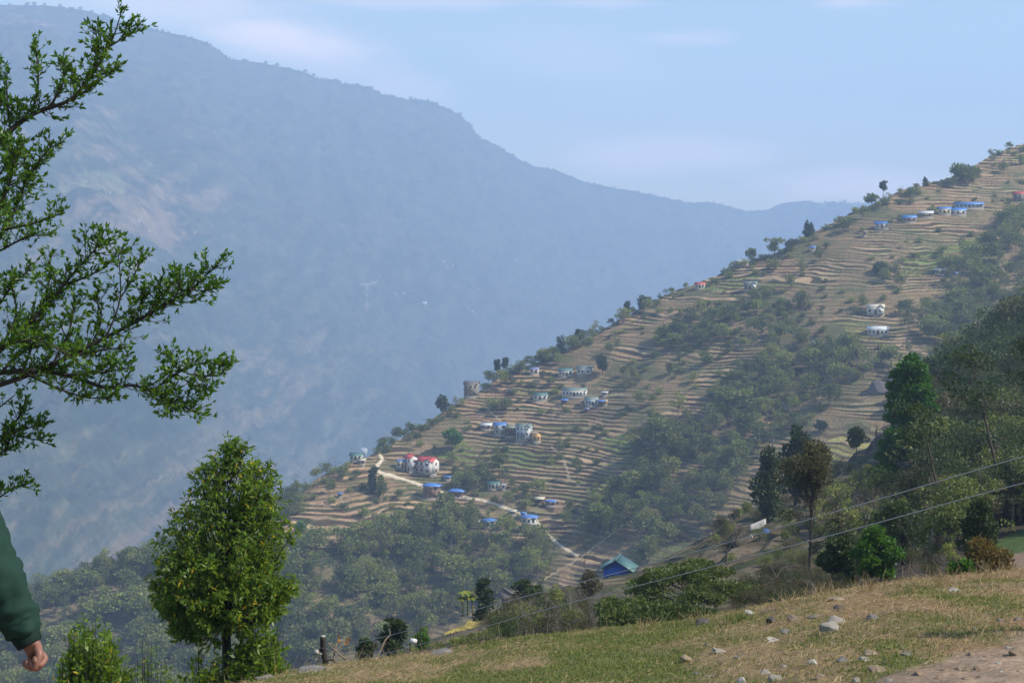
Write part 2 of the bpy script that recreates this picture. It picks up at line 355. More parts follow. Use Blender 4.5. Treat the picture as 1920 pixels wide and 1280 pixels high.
    cf = np.concatenate([np.repeat(c[:1], nb, 0), c], 0)
    V = np.stack([Xf, Yf, Zf], -1).reshape(-1, 3)
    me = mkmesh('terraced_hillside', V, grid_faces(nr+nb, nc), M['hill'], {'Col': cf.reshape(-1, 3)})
    o = mkobj('hillside', me); tag(o, kind='structure')
    return Layer(pxs, X, Y, Z1)
HILL = build_hill()

def build_near():
    pxs = np.arange(-600, 2600, 5.); nc = len(pxs); nr = 230; nb = 12
    yt = I(pxs, N_TOP, 1); Yt = I(pxs, N_TOP, 2); yb = I(pxs, FG, 1)+16; yb = np.maximum(yb, yt+10)
    yt = smo(yt, 12); Yt = smo(Yt, 30); yb = smo(yb, 6)
    t = np.linspace(0, 1, nr)[:, None]; PY = yt+(yb-yt)*t
    Y1 = np.interp(pxs, [400, 700, 1000], [32, 38, 45])
    Y = Y1*(Yt/Y1)**((1-t)**.7); Z = (HY-PY)/F*Y; U = (pxs-CX)/F; X = U*Y
    PX = np.broadcast_to(pxs, PY.shape)
    env = sstep(0, 30, PY-yt)*sstep(45, 80, Y)
    Z0 = Z+env*(1.0*fbm(X/35, Y/35, 3, 13)+.3*fbm(X/7, Y/7, 3, 14))
    h = 1.9; wp = 2.0*fbm(X/40+3, Y/40, 2, 16)+.35*fbm(X/9, Y/9, 2, 17)
    T = sstep(1000, 1100, PX)*(1-sstep(1640, 1720, PX))*sstep(60, 90, Y)
    T = np.maximum(T, inpoly(PX, PY, [(760,1215),(900,1100),(1000,1090),(1000,1150),(900,1190)])*1.)
    L = (Z0+wp)/h; fl = np.floor(L); fr = L-fl
    s = np.where(fr < .68, .12*fr/.68, .12+.88*((fr-.68)/.32)); Zt = h*(fl+s)-wp
    Z1 = Z0*(1-T)+Zt*T
    shp = PY.shape
    base = lerp(C3((.085, .066, .040), shp), C3((.052, .060, .026), shp), sstep(-.25, .35, fbm(X/10, Y/10, 4, 19)))
    base = lerp(base, C3((.16, .125, .085), shp), sstep(.15, .4, fbm(X/6, Y/6, 4, 20))*.8)
    base = base*(1+.45*fbm(X/1.6, Y/1.6, 4, 24))[..., None]
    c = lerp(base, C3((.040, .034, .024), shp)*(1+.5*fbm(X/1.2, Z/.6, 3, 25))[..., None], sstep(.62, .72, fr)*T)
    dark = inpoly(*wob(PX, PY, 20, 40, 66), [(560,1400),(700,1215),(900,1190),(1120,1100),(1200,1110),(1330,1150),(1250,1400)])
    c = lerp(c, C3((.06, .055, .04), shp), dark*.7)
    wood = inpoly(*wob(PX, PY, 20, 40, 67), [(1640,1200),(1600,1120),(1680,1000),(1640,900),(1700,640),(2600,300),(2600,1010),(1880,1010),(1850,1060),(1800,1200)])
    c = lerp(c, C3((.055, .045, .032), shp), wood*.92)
    c = np.where(inpoly(PX, PY, [(1850,1015),(1930,985),(2100,985),(2100,1040),(1860,1045)])[..., None], np.array((.065, .10, .033)), c)
    c = np.where(inpoly(PX, PY, [(1860,1043),(1930,1030),(2300,1030),(2300,1080),(1850,1080)])[..., None], np.array((.22, .15, .11)), c)
    c = lerp(c, C3((.40, .31, .085), shp), inpoly(*wob(PX, PY, 10, 18, 3), [(795,1190),(850,1143),(930,1128),(925,1158),(850,1183)])*(fr < .7)*sstep(-.35, .05, fbm(X/2.2, Y/4., 3, 29)))
    bY = np.stack([Yt+5*k**1.7 for k in range(nb, 0, -1)]); bZ = np.stack([Z1[0]-.62*(5*k**1.7) for k in range(nb, 0, -1)])
    # the ground between the grassy crest and the first visible terraces
    D = np.interp(pxs, [t[0] for t in FG], [t[2] for t in FG])+1.2; ecr = (HY-np.interp(pxs, [t[0] for t in FG], [t[1] for t in FG]))/F
    tt = np.linspace(0, 1, 15)[1:, None]; sY = Y[-1]*(1-tt)+D*tt; sZ = Z1[-1]*(1-tt)+(ecr*D-.45)*tt-np.sin(tt*math.pi)*.5+.12*fbm(U*sY/1.5, sY/1.5, 3, 27)*np.sin(tt*math.pi)
    Yf = np.vstack([bY, Y, sY]); Zf = np.vstack([bZ, Z1, sZ])
    cf = np.concatenate([np.repeat(c[:1], nb, 0), c, np.repeat(c[-1:], 14, 0)], 0)
    V = np.stack([U*Yf, Yf, Zf], -1).reshape(-1, 3)
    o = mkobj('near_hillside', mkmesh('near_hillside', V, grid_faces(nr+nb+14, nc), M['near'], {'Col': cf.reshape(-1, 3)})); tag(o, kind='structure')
    return Layer(pxs, X, Y, Z1)
NEAR = build_near()

def near_Y(px, Y):
    c = int(np.argmin(np.abs(NEAR.pxs-px))); z = np.interp(Y, NEAR.Y[::-1, c], NEAR.Z[::-1, c]); return Vector(((px-CX)/F*Y, Y, float(z)))
def build_mountain():
    pxs = np.arange(-1200, 3001, 4.); nc = len(pxs); nr = 460; nb = 10
    yc = I(pxs, M_CREST, 1).astype(float); Yc = I(pxs, M_CREST, 2); m = I(pxs, M_SL); yb = I(pxs, M_BOT)+70; m = smo(m, 60)
    Yc = Yc+1500*sstep(7000, 3600, Yc)
    Yc = np.convolve(np.pad(Yc, 20, 'edge'), np.ones(41)/41, 'valid')
    t = np.linspace(0, 1, nr)[:, None]
    yc = yc+2.2*fbm(pxs/16, pxs*0, 4, 4, .65)
    PY = yc+(yb-yc)*t**1.0; e = (HY-PY)/F; ec = (HY-yc)/F; U = (pxs-CX)/F
    Y = Yc*(m-ec)/(m-e); Z = e*Y; X = U*Y; PX = np.broadcast_to(pxs, PY.shape)
    env = sstep(0, 110, PY-yc)
    rid = 1-np.abs(fbm((X+Y*.35)/620+2.2, Y/2600, 4, 44, .55))*2
    rid2 = 1-np.abs(fbm((X-Y*.2)/190, Y/420, 4, 45, .6))*2
    Z1 = Z+env*(80*(rid-.55)+18*(rid2-.5)+8*fbm(X/28, Y/34, 3, 48, .6))+sstep(0, 20, PY-yc)*12*fbm(X/45, Y/45, 4, 46, .6)
    # spur that comes forward on the left, lit by the sun
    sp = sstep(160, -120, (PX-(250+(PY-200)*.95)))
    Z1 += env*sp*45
    shp = PY.shape
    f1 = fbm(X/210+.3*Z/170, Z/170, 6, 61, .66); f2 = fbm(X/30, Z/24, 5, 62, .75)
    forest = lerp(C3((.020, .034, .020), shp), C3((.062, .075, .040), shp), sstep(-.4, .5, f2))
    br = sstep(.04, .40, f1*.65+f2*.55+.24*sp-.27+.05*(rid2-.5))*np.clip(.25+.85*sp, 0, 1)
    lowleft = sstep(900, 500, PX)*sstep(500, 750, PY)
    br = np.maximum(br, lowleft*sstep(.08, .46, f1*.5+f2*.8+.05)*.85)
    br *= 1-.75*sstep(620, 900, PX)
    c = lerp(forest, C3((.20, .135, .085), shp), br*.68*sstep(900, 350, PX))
    wx, wy = wob(PX, PY, 14, 30, 71)
    for poly, col, a in (([(110,402),(160,380),(215,385),(250,405),(225,420),(130,415)], (.17, .18, .08), .5), ([(190,425),(260,420),(300,445),(290,470),(200,450)], (.24, .18, .11), .4),
                         ([(673,548),(705,548),(706,551),(674,551)], (.30, .27, .23), .6), ([(686,551),(691,551),(691,575),(689,605),(685,605),(687,575)], (.22, .18, .15), .5)):
        c = lerp(c, C3(col, shp), inpoly(wx if poly[0][0] < 400 else PX, wy if poly[0][0] < 400 else PY, poly)*a)
    bY = np.stack([Yc+40*k**1.6 for k in range(nb, 0, -1)]); bZ = np.stack([Z1[0]-.7*(40*k**1.6) for k in range(nb, 0, -1)])
    Yf = np.vstack([bY, Y]); Zf = np.vstack([bZ, Z1]); cf = np.concatenate([np.repeat(c[:1], nb, 0), c], 0)
    V = np.stack([U*Yf, Yf, Zf], -1).reshape(-1, 3)
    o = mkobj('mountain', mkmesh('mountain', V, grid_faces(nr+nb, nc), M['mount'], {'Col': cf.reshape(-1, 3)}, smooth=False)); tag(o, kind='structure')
    # valley floor between the hillside and the mountain
    mb = MB(); zb = -1150
    mb.add([(-6000, -200, zb), (6000, -200, zb), (6000, 8200, zb), (-6000, 8200, zb)], [(0, 1, 2, 3)])
    me = mb.mesh('valley_floor', M['mount']); a = me.attributes.new('Col', 'FLOAT_COLOR', 'POINT'); a.data.foreach_set('color', [.04, .05, .03, 1]*4)
    o = mkobj('terrain', me); tag(o, kind='structure')
    return Layer(pxs, X, Y, Z1)
MOUNT = build_mountain()

def fg_line(x, y):
    yy = np.maximum(y, 2.5); px = np.clip(CX+F*x/yy, -1500, 3400)
    D = I(px, FG, 2); e = (HY-I(px, FG, 1))/F
    return px, D, e
def zfg(x, y, fine=True):
    x = np.asarray(x, float); y = np.asarray(y, float); px, D, e = fg_line(x, y)
    s = (e*D+1.6)/D; z = -1.6+s*y
    over = np.maximum(y-D, 0); z = z-.30*over-.012*over**2*(over < 12)-(over >= 12)*(.012*144+.2*(over-12))
    fade = sstep(.5, 5, y)
    z = z+fade*.05*fbm(x/1.3, y/1.3, 3, 81)
    if fine:
        dirt = dirtmask(px, HY-F*z/np.maximum(y, 1))
        z = z+fade*(.014*fbm(x/.22, y/.22, 3, 82)+dirt*.045*fbm(x/.35, y/.35, 4, 83, .6))
    return z
def dirtmask(px, py):
    px = np.asarray(px, float); py = np.asarray(py, float)
    a = fbm(px/60, py/22, 3, 88)*22
    return sstep(-12, 12, py+a-np.interp(px, [1500, 1640, 1700, 1780, 1850, 1920, 2300], [1330, 1275, 1248, 1232, 1212, 1190, 1120]))
def build_fg():
    xs = np.concatenate([np.linspace(-30, -4, 60), np.arange(-3.93, 8.6, .055), np.linspace(8.7, 30, 60)])
    ys = np.concatenate([np.linspace(-10, 8, 50), np.arange(8.06, 24, .07), np.linspace(24.2, 48, 90)])
    X, Y = np.meshgrid(xs, ys); Z = zfg(X, Y)
    px = CX+F*X/np.maximum(Y, 1); py = HY-F*Z/np.maximum(Y, 1)
    shp = X.shape
    g = greenness(X, Y)
    c = lerp(C3((.24, .172, .095), shp), C3((.115, .13, .045), shp), g)
    c = lerp(c, C3((.23, .135, .075), shp), sstep(1350, 1750, px)*.6*(1-g))
    d = dirtmask(px, py)
    c = lerp(c, C3((.27, .195, .135), shp)*(1+.3*fbm(X/.25, Y/.4, 4, 97))[..., None], np.clip(d, 0, 1))
    c = lerp(c, C3((.24, .175, .12), shp), (fbm(X/.5, Y/.9, 3, 99) > .36)*.55*(1-g))
    st = sstep(8, 3, np.abs(py-1099+(px-1800)*.02)*1.+0*px)*sstep(1780, 1830, px)*sstep(-.5, .2, fbm(X/.3, Y/.8, 3, 12)); c = lerp(c, C3((.27, .23, .17), shp), st*.8)
    V = np.stack([X, Y, Z], -1).reshape(-1, 3)
    o = mkobj('ground', mkmesh('ground', V, grid_faces(*shp), M['fg'], {'Col': c.reshape(-1, 3)}, smooth=True)); tag(o, kind='structure')
def greenness(X, Y):
    px = CX+F*X/np.maximum(Y, 1)
    base = np.interp(px, [400, 700, 1000, 1250, 1400, 1550, 1700, 1920], [.46, .54, .64, .76, .54, .40, .36, .34])
    return sstep(-.35, .40, fbm(X/1.1, Y/2.0, 5, 84, .65)+(base-.5)*1.2)
build_fg()

def surf(px, py):
    if py > NEAR.silh(px)+1: return NEAR.at(px, py)
    if py >= HILL.silh(px)-.5: return HILL.at(px, py)
    return MOUNT.at(px, py)
# ------------------------------------------------------------------ foliage
def unit(a): return a/np.maximum(np.linalg.norm(a, axis=-1, keepdims=True), 1e-9)
def leafgeo(P, D, ln, wd, rg, curl=.25):
    """one folded blade of foliage per point: base, two sides, tip"""
    n = len(P); D = unit(D); r = unit(rg.normal(size=(n, 3))); S = unit(np.cross(D, r)); Nn = np.cross(S, D)
    ln = np.broadcast_to(ln, (n,))[:, None]; wd = np.broadcast_to(wd, (n,))[:, None]
    b = P; m = P+D*ln*.45; t = P+D*ln-Nn*ln*curl
    V = np.stack([b, m+S*wd*.5, t, m-S*wd*.5], 1).reshape(-1, 3)
    return V, np.arange(4*n).reshape(n, 4)
def crown_points(cl, n, rg, shell=.5):
    cl = np.asarray(cl, float); w = (cl[:, 3]*cl[:, 4])**1.0; k = rg.choice(len(cl), n, p=w/w.sum())
    d = unit(rg.normal(size=(n, 3))); r = shell+(1-shell)*rg.random(n)**.6
    P = cl[k, :3]+d*(np.stack([cl[k, 3], cl[k, 3], cl[k, 4]], 1)*r[:, None])
    return P, d
def crown_mesh(name, cl, n, size, mat, rg, up=.3, tint=None, shell=.5, aspect=.6, droop=0.):
    P, d = crown_points(cl, n, rg, shell); D = d+rg.normal(size=(n, 3))*.7; D[:, 2] += up-droop
    sz = size*(.6+.8*rg.random(n)); V, Fq = leafgeo(P, D, sz, sz*aspect, rg)
    v = np.repeat(rg.random(n), 4); at = {'v': v}
    if tint is not None: at['tint'] = np.repeat(np.clip(tint+rg.normal(size=n)*.06, 0, 1), 4)
    return mkmesh(name, V, Fq, mat, at)
def limbs(cl, h, r0, rg, lean=0., split=.35, n=6, bend=.06):
    mb = MB(); hx = rg.normal()*lean*h
    top = max(c[2] for c in cl)
    tp = [Vector((hx*t*t+bend*h*math.sin(t*5+r0*9)*.3*t, bend*h*.4*math.sin(t*4+1)*t, t*top*.97)) for t in np.linspace(0, 1, 7)]
    tp[0].z = -.08*h
    mb.tube(tp, [r0*(1.25 if i == 0 else 1)*(1-.8*i/6) for i in range(7)], n)
    for c in cl:
        z0 = max(split*h*.8, min(c[2]-.15*h, top*.9))*rg.uniform(.7, 1); t = min(z0/top, .95); i = min(int(t*6), 5); f = t*6-i
        a = tp[i].lerp(tp[i+1], f); e = Vector(c[:3]); m_ = a.lerp(e, .5)+Vector((0, 0, -.05*h))*1
        mb.tube([a, m_, e], [r0*.42*(1-t*.5), r0*.28*(1-t*.4), r0*.08], max(4, n-2), False)
        for q in range(2):
            g = e+Vector(rg.normal(size=3)*c[3]*.5); mb.tube([m_, g], [r0*.14, r0*.04], 3, False)
    return mb
def clusters(kind, h, w, rg):
    c = []
    if kind == 'round':
        for i in range(11):
            a = rg.random()*6.28; rr = w*.32*math.sqrt(rg.random()); z = h*(.42+.42*rg.random()); k = 1-abs(z/h-.62)*.9
            c.append((math.cos(a)*rr*k, math.sin(a)*rr*k, z, w*rg.uniform(.16, .25), h*rg.uniform(.10, .16)))
        c.append((0, 0, h*.86, w*.2, h*.12))
    elif kind == 'dome':
        for i in range(20):
            a = rg.random()*6.28; t = (i+.5)/20; rr = w*.36*math.sqrt(rg.random())*math.sin(math.pi*(.25+.62*t)); z = h*(.12+.78*t)
            c.append((math.cos(a)*rr, math.sin(a)*rr, z, w*rg.uniform(.13, .2), h*rg.uniform(.07, .11)))
    elif kind == 'airy':
        for i in range(9):
            a = rg.random()*6.28; rr = w*.36*math.sqrt(rg.random()); z = h*(.5+.42*rg.random())
            c.append((math.cos(a)*rr, math.sin(a)*rr, z, w*rg.uniform(.12, .19), h*rg.uniform(.05, .09)))
        c.append((0, 0, h*.93, w*.14, h*.07))
    elif kind == 'shrub':
        for i in range(8):
            a = rg.random()*6.28; rr = w*.3*math.sqrt(rg.random()); z = h*(.25+.45*rg.random())
            c.append((math.cos(a)*rr, math.sin(a)*rr, z, w*rg.uniform(.18, .28), h*rg.uniform(.2, .28)))
    elif kind == 'spire':
        for i in range(12):
            t = (i+.5)/12; a = rg.random()*6.28; rr = w*.25*(1-t); c.append((math.cos(a)*rr, math.sin(a)*rr, h*(.15+.8*t), w*(.36*(1-t)+.07), h*.07))
    elif kind == 'column':
        for i in range(13):
            t = (i+.5)/13; a = rg.random()*6.28; rr = w*.24*rg.random(); c.append((math.cos(a)*rr, math.sin(a)*rr, h*(.12+.85*t), w*rg.uniform(.16, .3)*(1.15-.5*t), h*rg.uniform(.04, .06)))
    elif kind == 'umbrella':
        for i in range(36):
            a = i*2.4+rg.random(); rr = w*.46*math.sqrt((i+.5)/36); z = h*(.9-.50*(rr/(w*.46))**2)+h*rg.uniform(-.12, .04)
            c.append((math.cos(a)*rr, math.sin(a)*rr, z, w*rg.uniform(.08, .12), h*rg.uniform(.06, .11)))
    elif kind == 'pine':
        for i in range(6):
            a = rg.random()*6.28; rr = w*.25*rg.random(); c.append((math.cos(a)*rr, math.sin(a)*rr, h*(.55+.4*i/6), w*rg.uniform(.2, .32), h*.07))
    return c
def bare_mesh(h, w, rg, r0, depth=4, gnarled=.25):
    mb = MB(); spread = w/h
    def grow(p, d, ln, r, lv):
        q = p+d*ln*.5+Vector(rg.normal(size=3))*ln*.08*gnarled*2; e = p+d*ln
        mb.tube([p, q, e], [r, r*.85, r*.65], 5 if lv < 2 else 3, False)
        if lv >= depth: return
        for _ in range(3 if lv < 2 else 2+(rg.random() > .4)):
            nd = (d+Vector(rg.normal(size=3))*(.35+.35*spread)); nd.z = abs(nd.z)*.7+.18; nd.normalize()
            grow(e, nd, ln*rg.uniform(.55, .8), r*.58, lv+1)
    grow(Vector((0, 0, -.05*h)), Vector((rg.normal()*.06, rg.normal()*.06, 1)).normalized(), h*.38, r0, 0)
    V = np.array(mb.v); zz = V[:, 2].max(); V[:, 2] *= h/zz; xr = np.abs(V[:, :2]).max(); V[:, :2] *= (w*.55/xr); mb.v = [tuple(v) for v in V]
    return mb

VAR = {}
def variants():
    spec = {'round': (7, 8, 8.5, 800, .58), 'airy': (6, 11, 7.5, 520, .52), 'shrub': (5, 3.2, 4.6, 300, .48), 'spire': (2, 10, 4.2, 420, .6), 'pine': (3, 12, 4.5, 260, .6)}
    for k, (n, h, w, nl, ls) in spec.items():
        VAR[k] = []
        for i in range(n):
            rg = np.random.default_rng(100+i*7+len(k)); cl = clusters(k, h, w, rg)
            tr = limbs(cl, h, h*.016+.03, rg, lean=.02, n=5); P, d = crown_points(cl, nl, rg)
            D = d+rg.normal(size=(nl, 3))*.7; D[:, 2] += .2; sz = ls*(.55+.9*rg.random(nl)); V, Fq = leafgeo(P, D, sz, sz*.75, rg)
            v = np.repeat(rg.random(nl), 4)
            ms = {m: mkmesh(k+'_crown', V, Fq, M['leaf '+m], {'v': v}) for m in G}
            VAR[k].append(dict(h=h, w=w, V=V, F=Fq, v=v, TV=np.array(tr.v), TF=tr.f, trunk=tr.mesh(k+'_trunk', M['bark_grey' if k == 'airy' else 'bark']), crown=ms))
    for k, (n, h, w, nl, ls) in {'round': (5, 8, 8.5, 3800, .27), 'airy': (4, 11, 7.5, 2300, .25), 'shrub': (5, 3.2, 4.6, 2000, .15)}.items():
        VAR[k+'_fine'] = []
        for i in range(n):
            rg = np.random.default_rng(700+i*7+len(k)); cl = clusters(k, h, w, rg); cl = cl+[(c[0]+rg.normal()*c[3]*.8, c[1]+rg.normal()*c[3]*.8, c[2]+rg.normal()*c[4]*.8, c[3]*.55, c[4]*.55) for c in cl for _ in range(2)]
            tr = limbs(cl, h, h*.014+.02, rg, lean=.03, n=6); P, d = crown_points(cl, nl, rg, .35)
            D = d+rg.normal(size=(nl, 3))*.7; D[:, 2] += .2; sz = ls*(.55+.9*rg.random(nl)); V, Fq = leafgeo(P, D, sz, sz*.65, rg); v = np.repeat(rg.random(nl), 4)
            VAR[k+'_fine'].append(dict(h=h, w=w, V=V, F=Fq, v=v, TV=np.array(tr.v), TF=tr.f, trunk=tr.mesh(k+'_trunk', M['bark_grey' if k == 'airy' else 'bark_dark']), crown={m: mkmesh(k+'_crown', V, Fq, M['leaf '+m], {'v': v}) for m in G}))
    VAR['bare'] = []
    for i in range(4):
        rg = np.random.default_rng(300+i); b = bare_mesh(7, 5.5, rg, .14, 4); VAR['bare'].append(dict(h=7, w=5.5, trunk=b.mesh('bare_branches', M['twig']), TV=np.array(b.v), TF=b.f, crown=None, V=None))
variants()
NAMES = {'round': 'broadleaf_tree', 'airy': 'slender_tree', 'shrub': 'bush', 'spire': 'conifer_tree', 'pine': 'pine_tree', 'bare': 'bare_tree'}
SHAPE = {'round': 'round-crowned tree', 'airy': 'slender open-crowned tree', 'shrub': 'bush', 'spire': 'pointed conifer', 'pine': 'tall sparse pine', 'bare': 'leafless branching tree'}
CAND = []; REL = []
def cand(kind, col, px, py, hm, region, P=None, wf=1., force=False):
    P = surf(px, py) if P is None else P
    CAND.append(dict(kind=kind, col=col, P=P, h=hm, region=region, size=hm*F/P.y, wf=wf, vi=int(rng.integers(99)), rz=rng.random()*6.28, force=force))
def pick(d): 
    ks = list(d); p = np.array([d[k] for k in ks], float); return ks[rng.choice(len(ks), p=p/p.sum())]
def scatter(poly, sx, sy, mix, cols, hr, region, dens=1., layer=None, clump=None, top=None):
    xs = [p[0] for p in poly]; ys = [p[1] for p in poly]
    y = min(ys)
    while y < max(ys):
        x = max(min(xs), -160)+rng.random()*sx
        while x < min(max(xs), 2080):
            qx = x+rng.normal()*sx*.35; qy = y+rng.normal()*sy*.4; x += sx
            if rng.random() > dens or not inpoly(np.array(qx), np.array(qy), poly): continue
            if clump and vnoise(qx/clump[0], qy/clump[0]*1.6, 33) < clump[1]: continue
            if layer is None and qy > NEAR.silh(qx)-1 and 'right' not in region: continue
            if any(abs(qx-a) < w and -6 < qy-b < hh for a, b, w, hh in KEEP): continue
            if layer == 'near': P = NEAR.at(qx, qy)
            else:
                if qy < HILL.silh(qx)+2: continue
                P = HILL.at(qx, qy)
            k = pick(mix)
            if top is not None:
                hp = qy-I(qx, top)+rng.normal()*6
                if hp < hr[0]*.45: continue
                cand(k, pick(cols), qx, qy, min(hp, rng.uniform(*hr)*(.8 if k == 'shrub' else 1))*P.y/F, region, P, rng.uniform(.85, 1.25)*(1.0 if k != 'shrub' else .8)); continue
            hm = (rng.uniform(*hr)*P.y/F if layer == 'near' else rng.uniform(*hr))*{'shrub': .42, 'airy': 1.15, 'pine': 1.25}.get(k, 1)
            cand(k, pick(cols), qx, qy, hm, region, P, rng.uniform(.85, 1.25))
        y += sy
# pixels kept clear of trees in front of buildings and the road: (px, py, half width, how far below)
KEEP = [(804,888,34,30),(771,884,16,22),(752,878,12,18),(806,930,20,24),(857,930,18,20),(993,998,20,24),(917,992,18,26),(960,818,62,26),(1077,746,30,24),(1013,753,18,22),(1110,762,36,24),(1060,707,20,20),(1098,703,22,20),
        (1648,632,28,22),(1643,592,24,22),(680,862,26,22),(1160,1078,45,50),(1410,545,20,22),(1392,498,18,20),(1312,542,14,18),(1797,404,80,24),(1705,418,20,20),(1645,735,24,30),(926,917,30,24),(1025,950,32,28),(1430,985,40,30),(637,932,6,20),(1720,520,30,14),(884,745,16,14),
        (1002,703,14,16)]+[(x, y, 11, 36) for x, y in ROAD]
def plant_forests():
    gg = {'grey-green': 6, 'yellow-green': 1.2, 'dark green': 2.0, 'olive brown': 1.6}
    scatter(FOREST[0], 27, 11.5, {'round': 6, 'airy': 4, 'bare': .8, 'shrub': 3}, {'grey-green': 5, 'yellow-green': 3, 'dark green': 2.4, 'olive brown': 2.2}, (4.5, 13), 'lower valley forest', .96, None, (48, .2))
    scatter(FOREST[1], 26, 12, {'round': 5, 'airy': 4, 'bare': .8, 'shrub': 1.5}, {'grey-green': 6, 'yellow-green': 1, 'dark green': 3, 'olive brown': 1.5}, (6, 12), 'wooded gully in the middle of the hillside', .72)
    scatter(FOREST[2], 22, 11, {'round': 6, 'airy': 2, 'shrub': 2}, {'grey-green': 3, 'dark green': 4, 'olive brown': 1}, (5, 10), 'dark grove below the upper terraces', .75)
    scatter(FOREST[3], 27, 13, {'round': 6, 'airy': 4, 'shrub': 1}, {'grey-green': 6, 'yellow-green': 1, 'dark green': 3}, (7, 13), 'wood on the right-hand side of the hillside', .85)
    al = [(540,935),(600,895),(700,852),(760,815),(900,735),(1000,680),(1120,625),(1200,580),(1300,540),(1400,495),(1500,455),(1600,400),(1700,358),(1800,330),(1900,280),(1940,272),(1940,700),(1690,700),(1500,800),(1300,960),(1150,1010),(1080,1000),(900,1000),(760,990),(620,1040),(540,1030)]
    scatter(al, 26, 13, {'shrub': 10, 'round': 1.6, 'airy': .7, 'bare': .5}, {'grey-green': 4, 'dark green': 3, 'olive brown': 3, 'yellow-green': .8}, (4.5, 8.5), 'scattered over the terraced fields', .62, None, (75, .33))
    scatter([(800,900),(860,880),(960,905),(1010,950),(960,1000),(850,975)], 19, 10, {'shrub': 4, 'round': 4, 'airy': 2, 'bare': 1}, gg, (4.5, 8), 'thicket below the road', .9)
    scatter([(560,900),(640,862),(665,875),(700,890),(640,905),(560,945),(530,950)], 15, 9, {'shrub': 6, 'round': 3, 'bare': 2}, {'olive brown': 3, 'grey-green': 4}, (4.5, 8), 'thicket on the tip of the ridge', .9)
    # thicket on the steep edge of the ridge
    cr = [(p[0], p[1]) for p in CREST if 690 < p[0] < 1320]
    for a, b in zip(cr[:-1], cr[1:]):
        n = max(1, int((b[0]-a[0])/7))
        for i in range(n):
            t = (i+rng.random())/n; x = a[0]+(b[0]-a[0])*t; y = a[1]+(b[1]-a[1])*t+2+rng.random()**1.5*(24 if x < 1060 else 12)
            if abs(x-884) < 14: continue
            k = pick({'shrub': 7, 'round': 5, 'airy': 1.6, 'bare': .8}); 
            cand(k, pick({'grey-green': 3, 'dark green': 5, 'olive brown': 2}), x, max(y, HILL.silh(x)+1), rng.uniform(4, 8.5)*(.6 if k == 'shrub' else 1)*(1 if x < 1120 else .6), 'thicket along the crest of the ridge')
    for a, b, n in ((1320, 1500, 16), (1500, 1700, 14), (1700, 1920, 16)):
        for i in range(n):
            x = rng.uniform(a, b); cand(pick({'shrub': 8, 'round': 1}), pick({'grey-green': 3, 'dark green': 2, 'olive brown': 3}), x, HILL.silh(x)+2+rng.random()*14, rng.uniform(1.6, 4.), 'low scrub along the upper crest', None, rng.uniform(.9, 1.6))
    # left-hand skyline of the forest spur
    for x in np.arange(-60, 560, 15.):
        cand(pick({'round': 6, 'airy': 3}), pick(gg), x+rng.normal()*4, HILL.silh(x)+3+rng.random()*5, rng.uniform(6, 9.5), 'lower valley forest')
        for q in (8, 15, 22): cand(pick({'round': 6, 'shrub': 4}), pick(gg), x+rng.normal()*6, HILL.silh(x)+q+rng.random()*5, rng.uniform(5, 9), 'lower valley forest')
    # near ground
    scatter([(1725,870),(1745,760),(1800,680),(1920,560),(2080,500),(2080,1000),(1870,990),(1800,1040),(1740,1040)], 25, 14, {'round': 6, 'airy': 5}, {'grey-green': 2.4, 'dark green': 8, 'olive brown': 2.2}, (80, 150), 'dark wood at the right edge', .97, 'near', None, [(1715,850),(1735,780),(1752,700),(1790,638),(1850,605),(1890,570),(2080,480)])
    scatter([(1560,1110),(1600,1060),(1740,1040),(1790,1020),(1800,1090),(1700,1100)], 26, 14, {'shrub': 6, 'airy': 2, 'bare': 3}, {'dark green': 3, 'olive brown': 5}, (30, 62), 'undergrowth behind the grassy crest', .9, 'near', None, [(1560,1070),(1600,1075),(1690,1090),(1700,1000),(1800,1010),(1810,1060)])
    scatter([(800,1215),(960,1150),(1110,1100),(1250,1090),(1340,1130),(1250,1175),(1000,1200),(800,1225)], 15, 8, {'shrub': 7, 'bare': 4, 'airy': 1}, {'olive brown': 7, 'dark green': 2, 'grey-green': 2}, (36, 80), 'dark scrub behind the grassy crest', .95, 'near', None, [(640,1232),(780,1206),(870,1192),(915,1170),(945,1120),(1010,1100),(1090,1105),(1120,1150),(1150,1200),(1400,1200)])
    scatter([(1370,1150),(1390,1100),(1430,1085),(1540,1085),(1580,1110),(1560,1128),(1480,1142)], 13, 7, {'shrub': 7, 'bare': 3}, {'olive brown': 6, 'dark green': 2}, (28, 52), 'dark scrub behind the grassy crest', .95, 'near', None, [(1380,1078),(1460,1050),(1560,1066)])
    scatter([(1390,900),(1430,880),(1560,880),(1680,880),(1680,1030),(1600,1060),(1440,1070),(1330,1060),(1330,1010)], 24, 13, {'shrub': 7, 'bare': 4}, {'olive brown': 6, 'grey-green': 3}, (16, 40), 'dry banks between the near trees', .95, 'near', None, [(1380,840),(1700,830)])
    scatter([(1530,900),(1560,880),(1690,890),(1700,1060),(1600,1075),(1540,1060)], 22, 15, {'airy': 5, 'bare': 4, 'round': 2}, {'olive brown': 4, 'dark green': 5}, (40, 95), 'undergrowth behind the grassy crest', .85, 'near', None, [(1520,930),(1580,905),(1620,885),(1700,880)])
    scatter([(650,1262),(720,1232),(800,1214),(830,1222),(700,1245)], 16, 8, {'shrub': 5, 'bare': 3}, {'olive brown': 6, 'grey-green': 2}, (32, 60), 'low scrub beside the wooden post', .8, 'near')
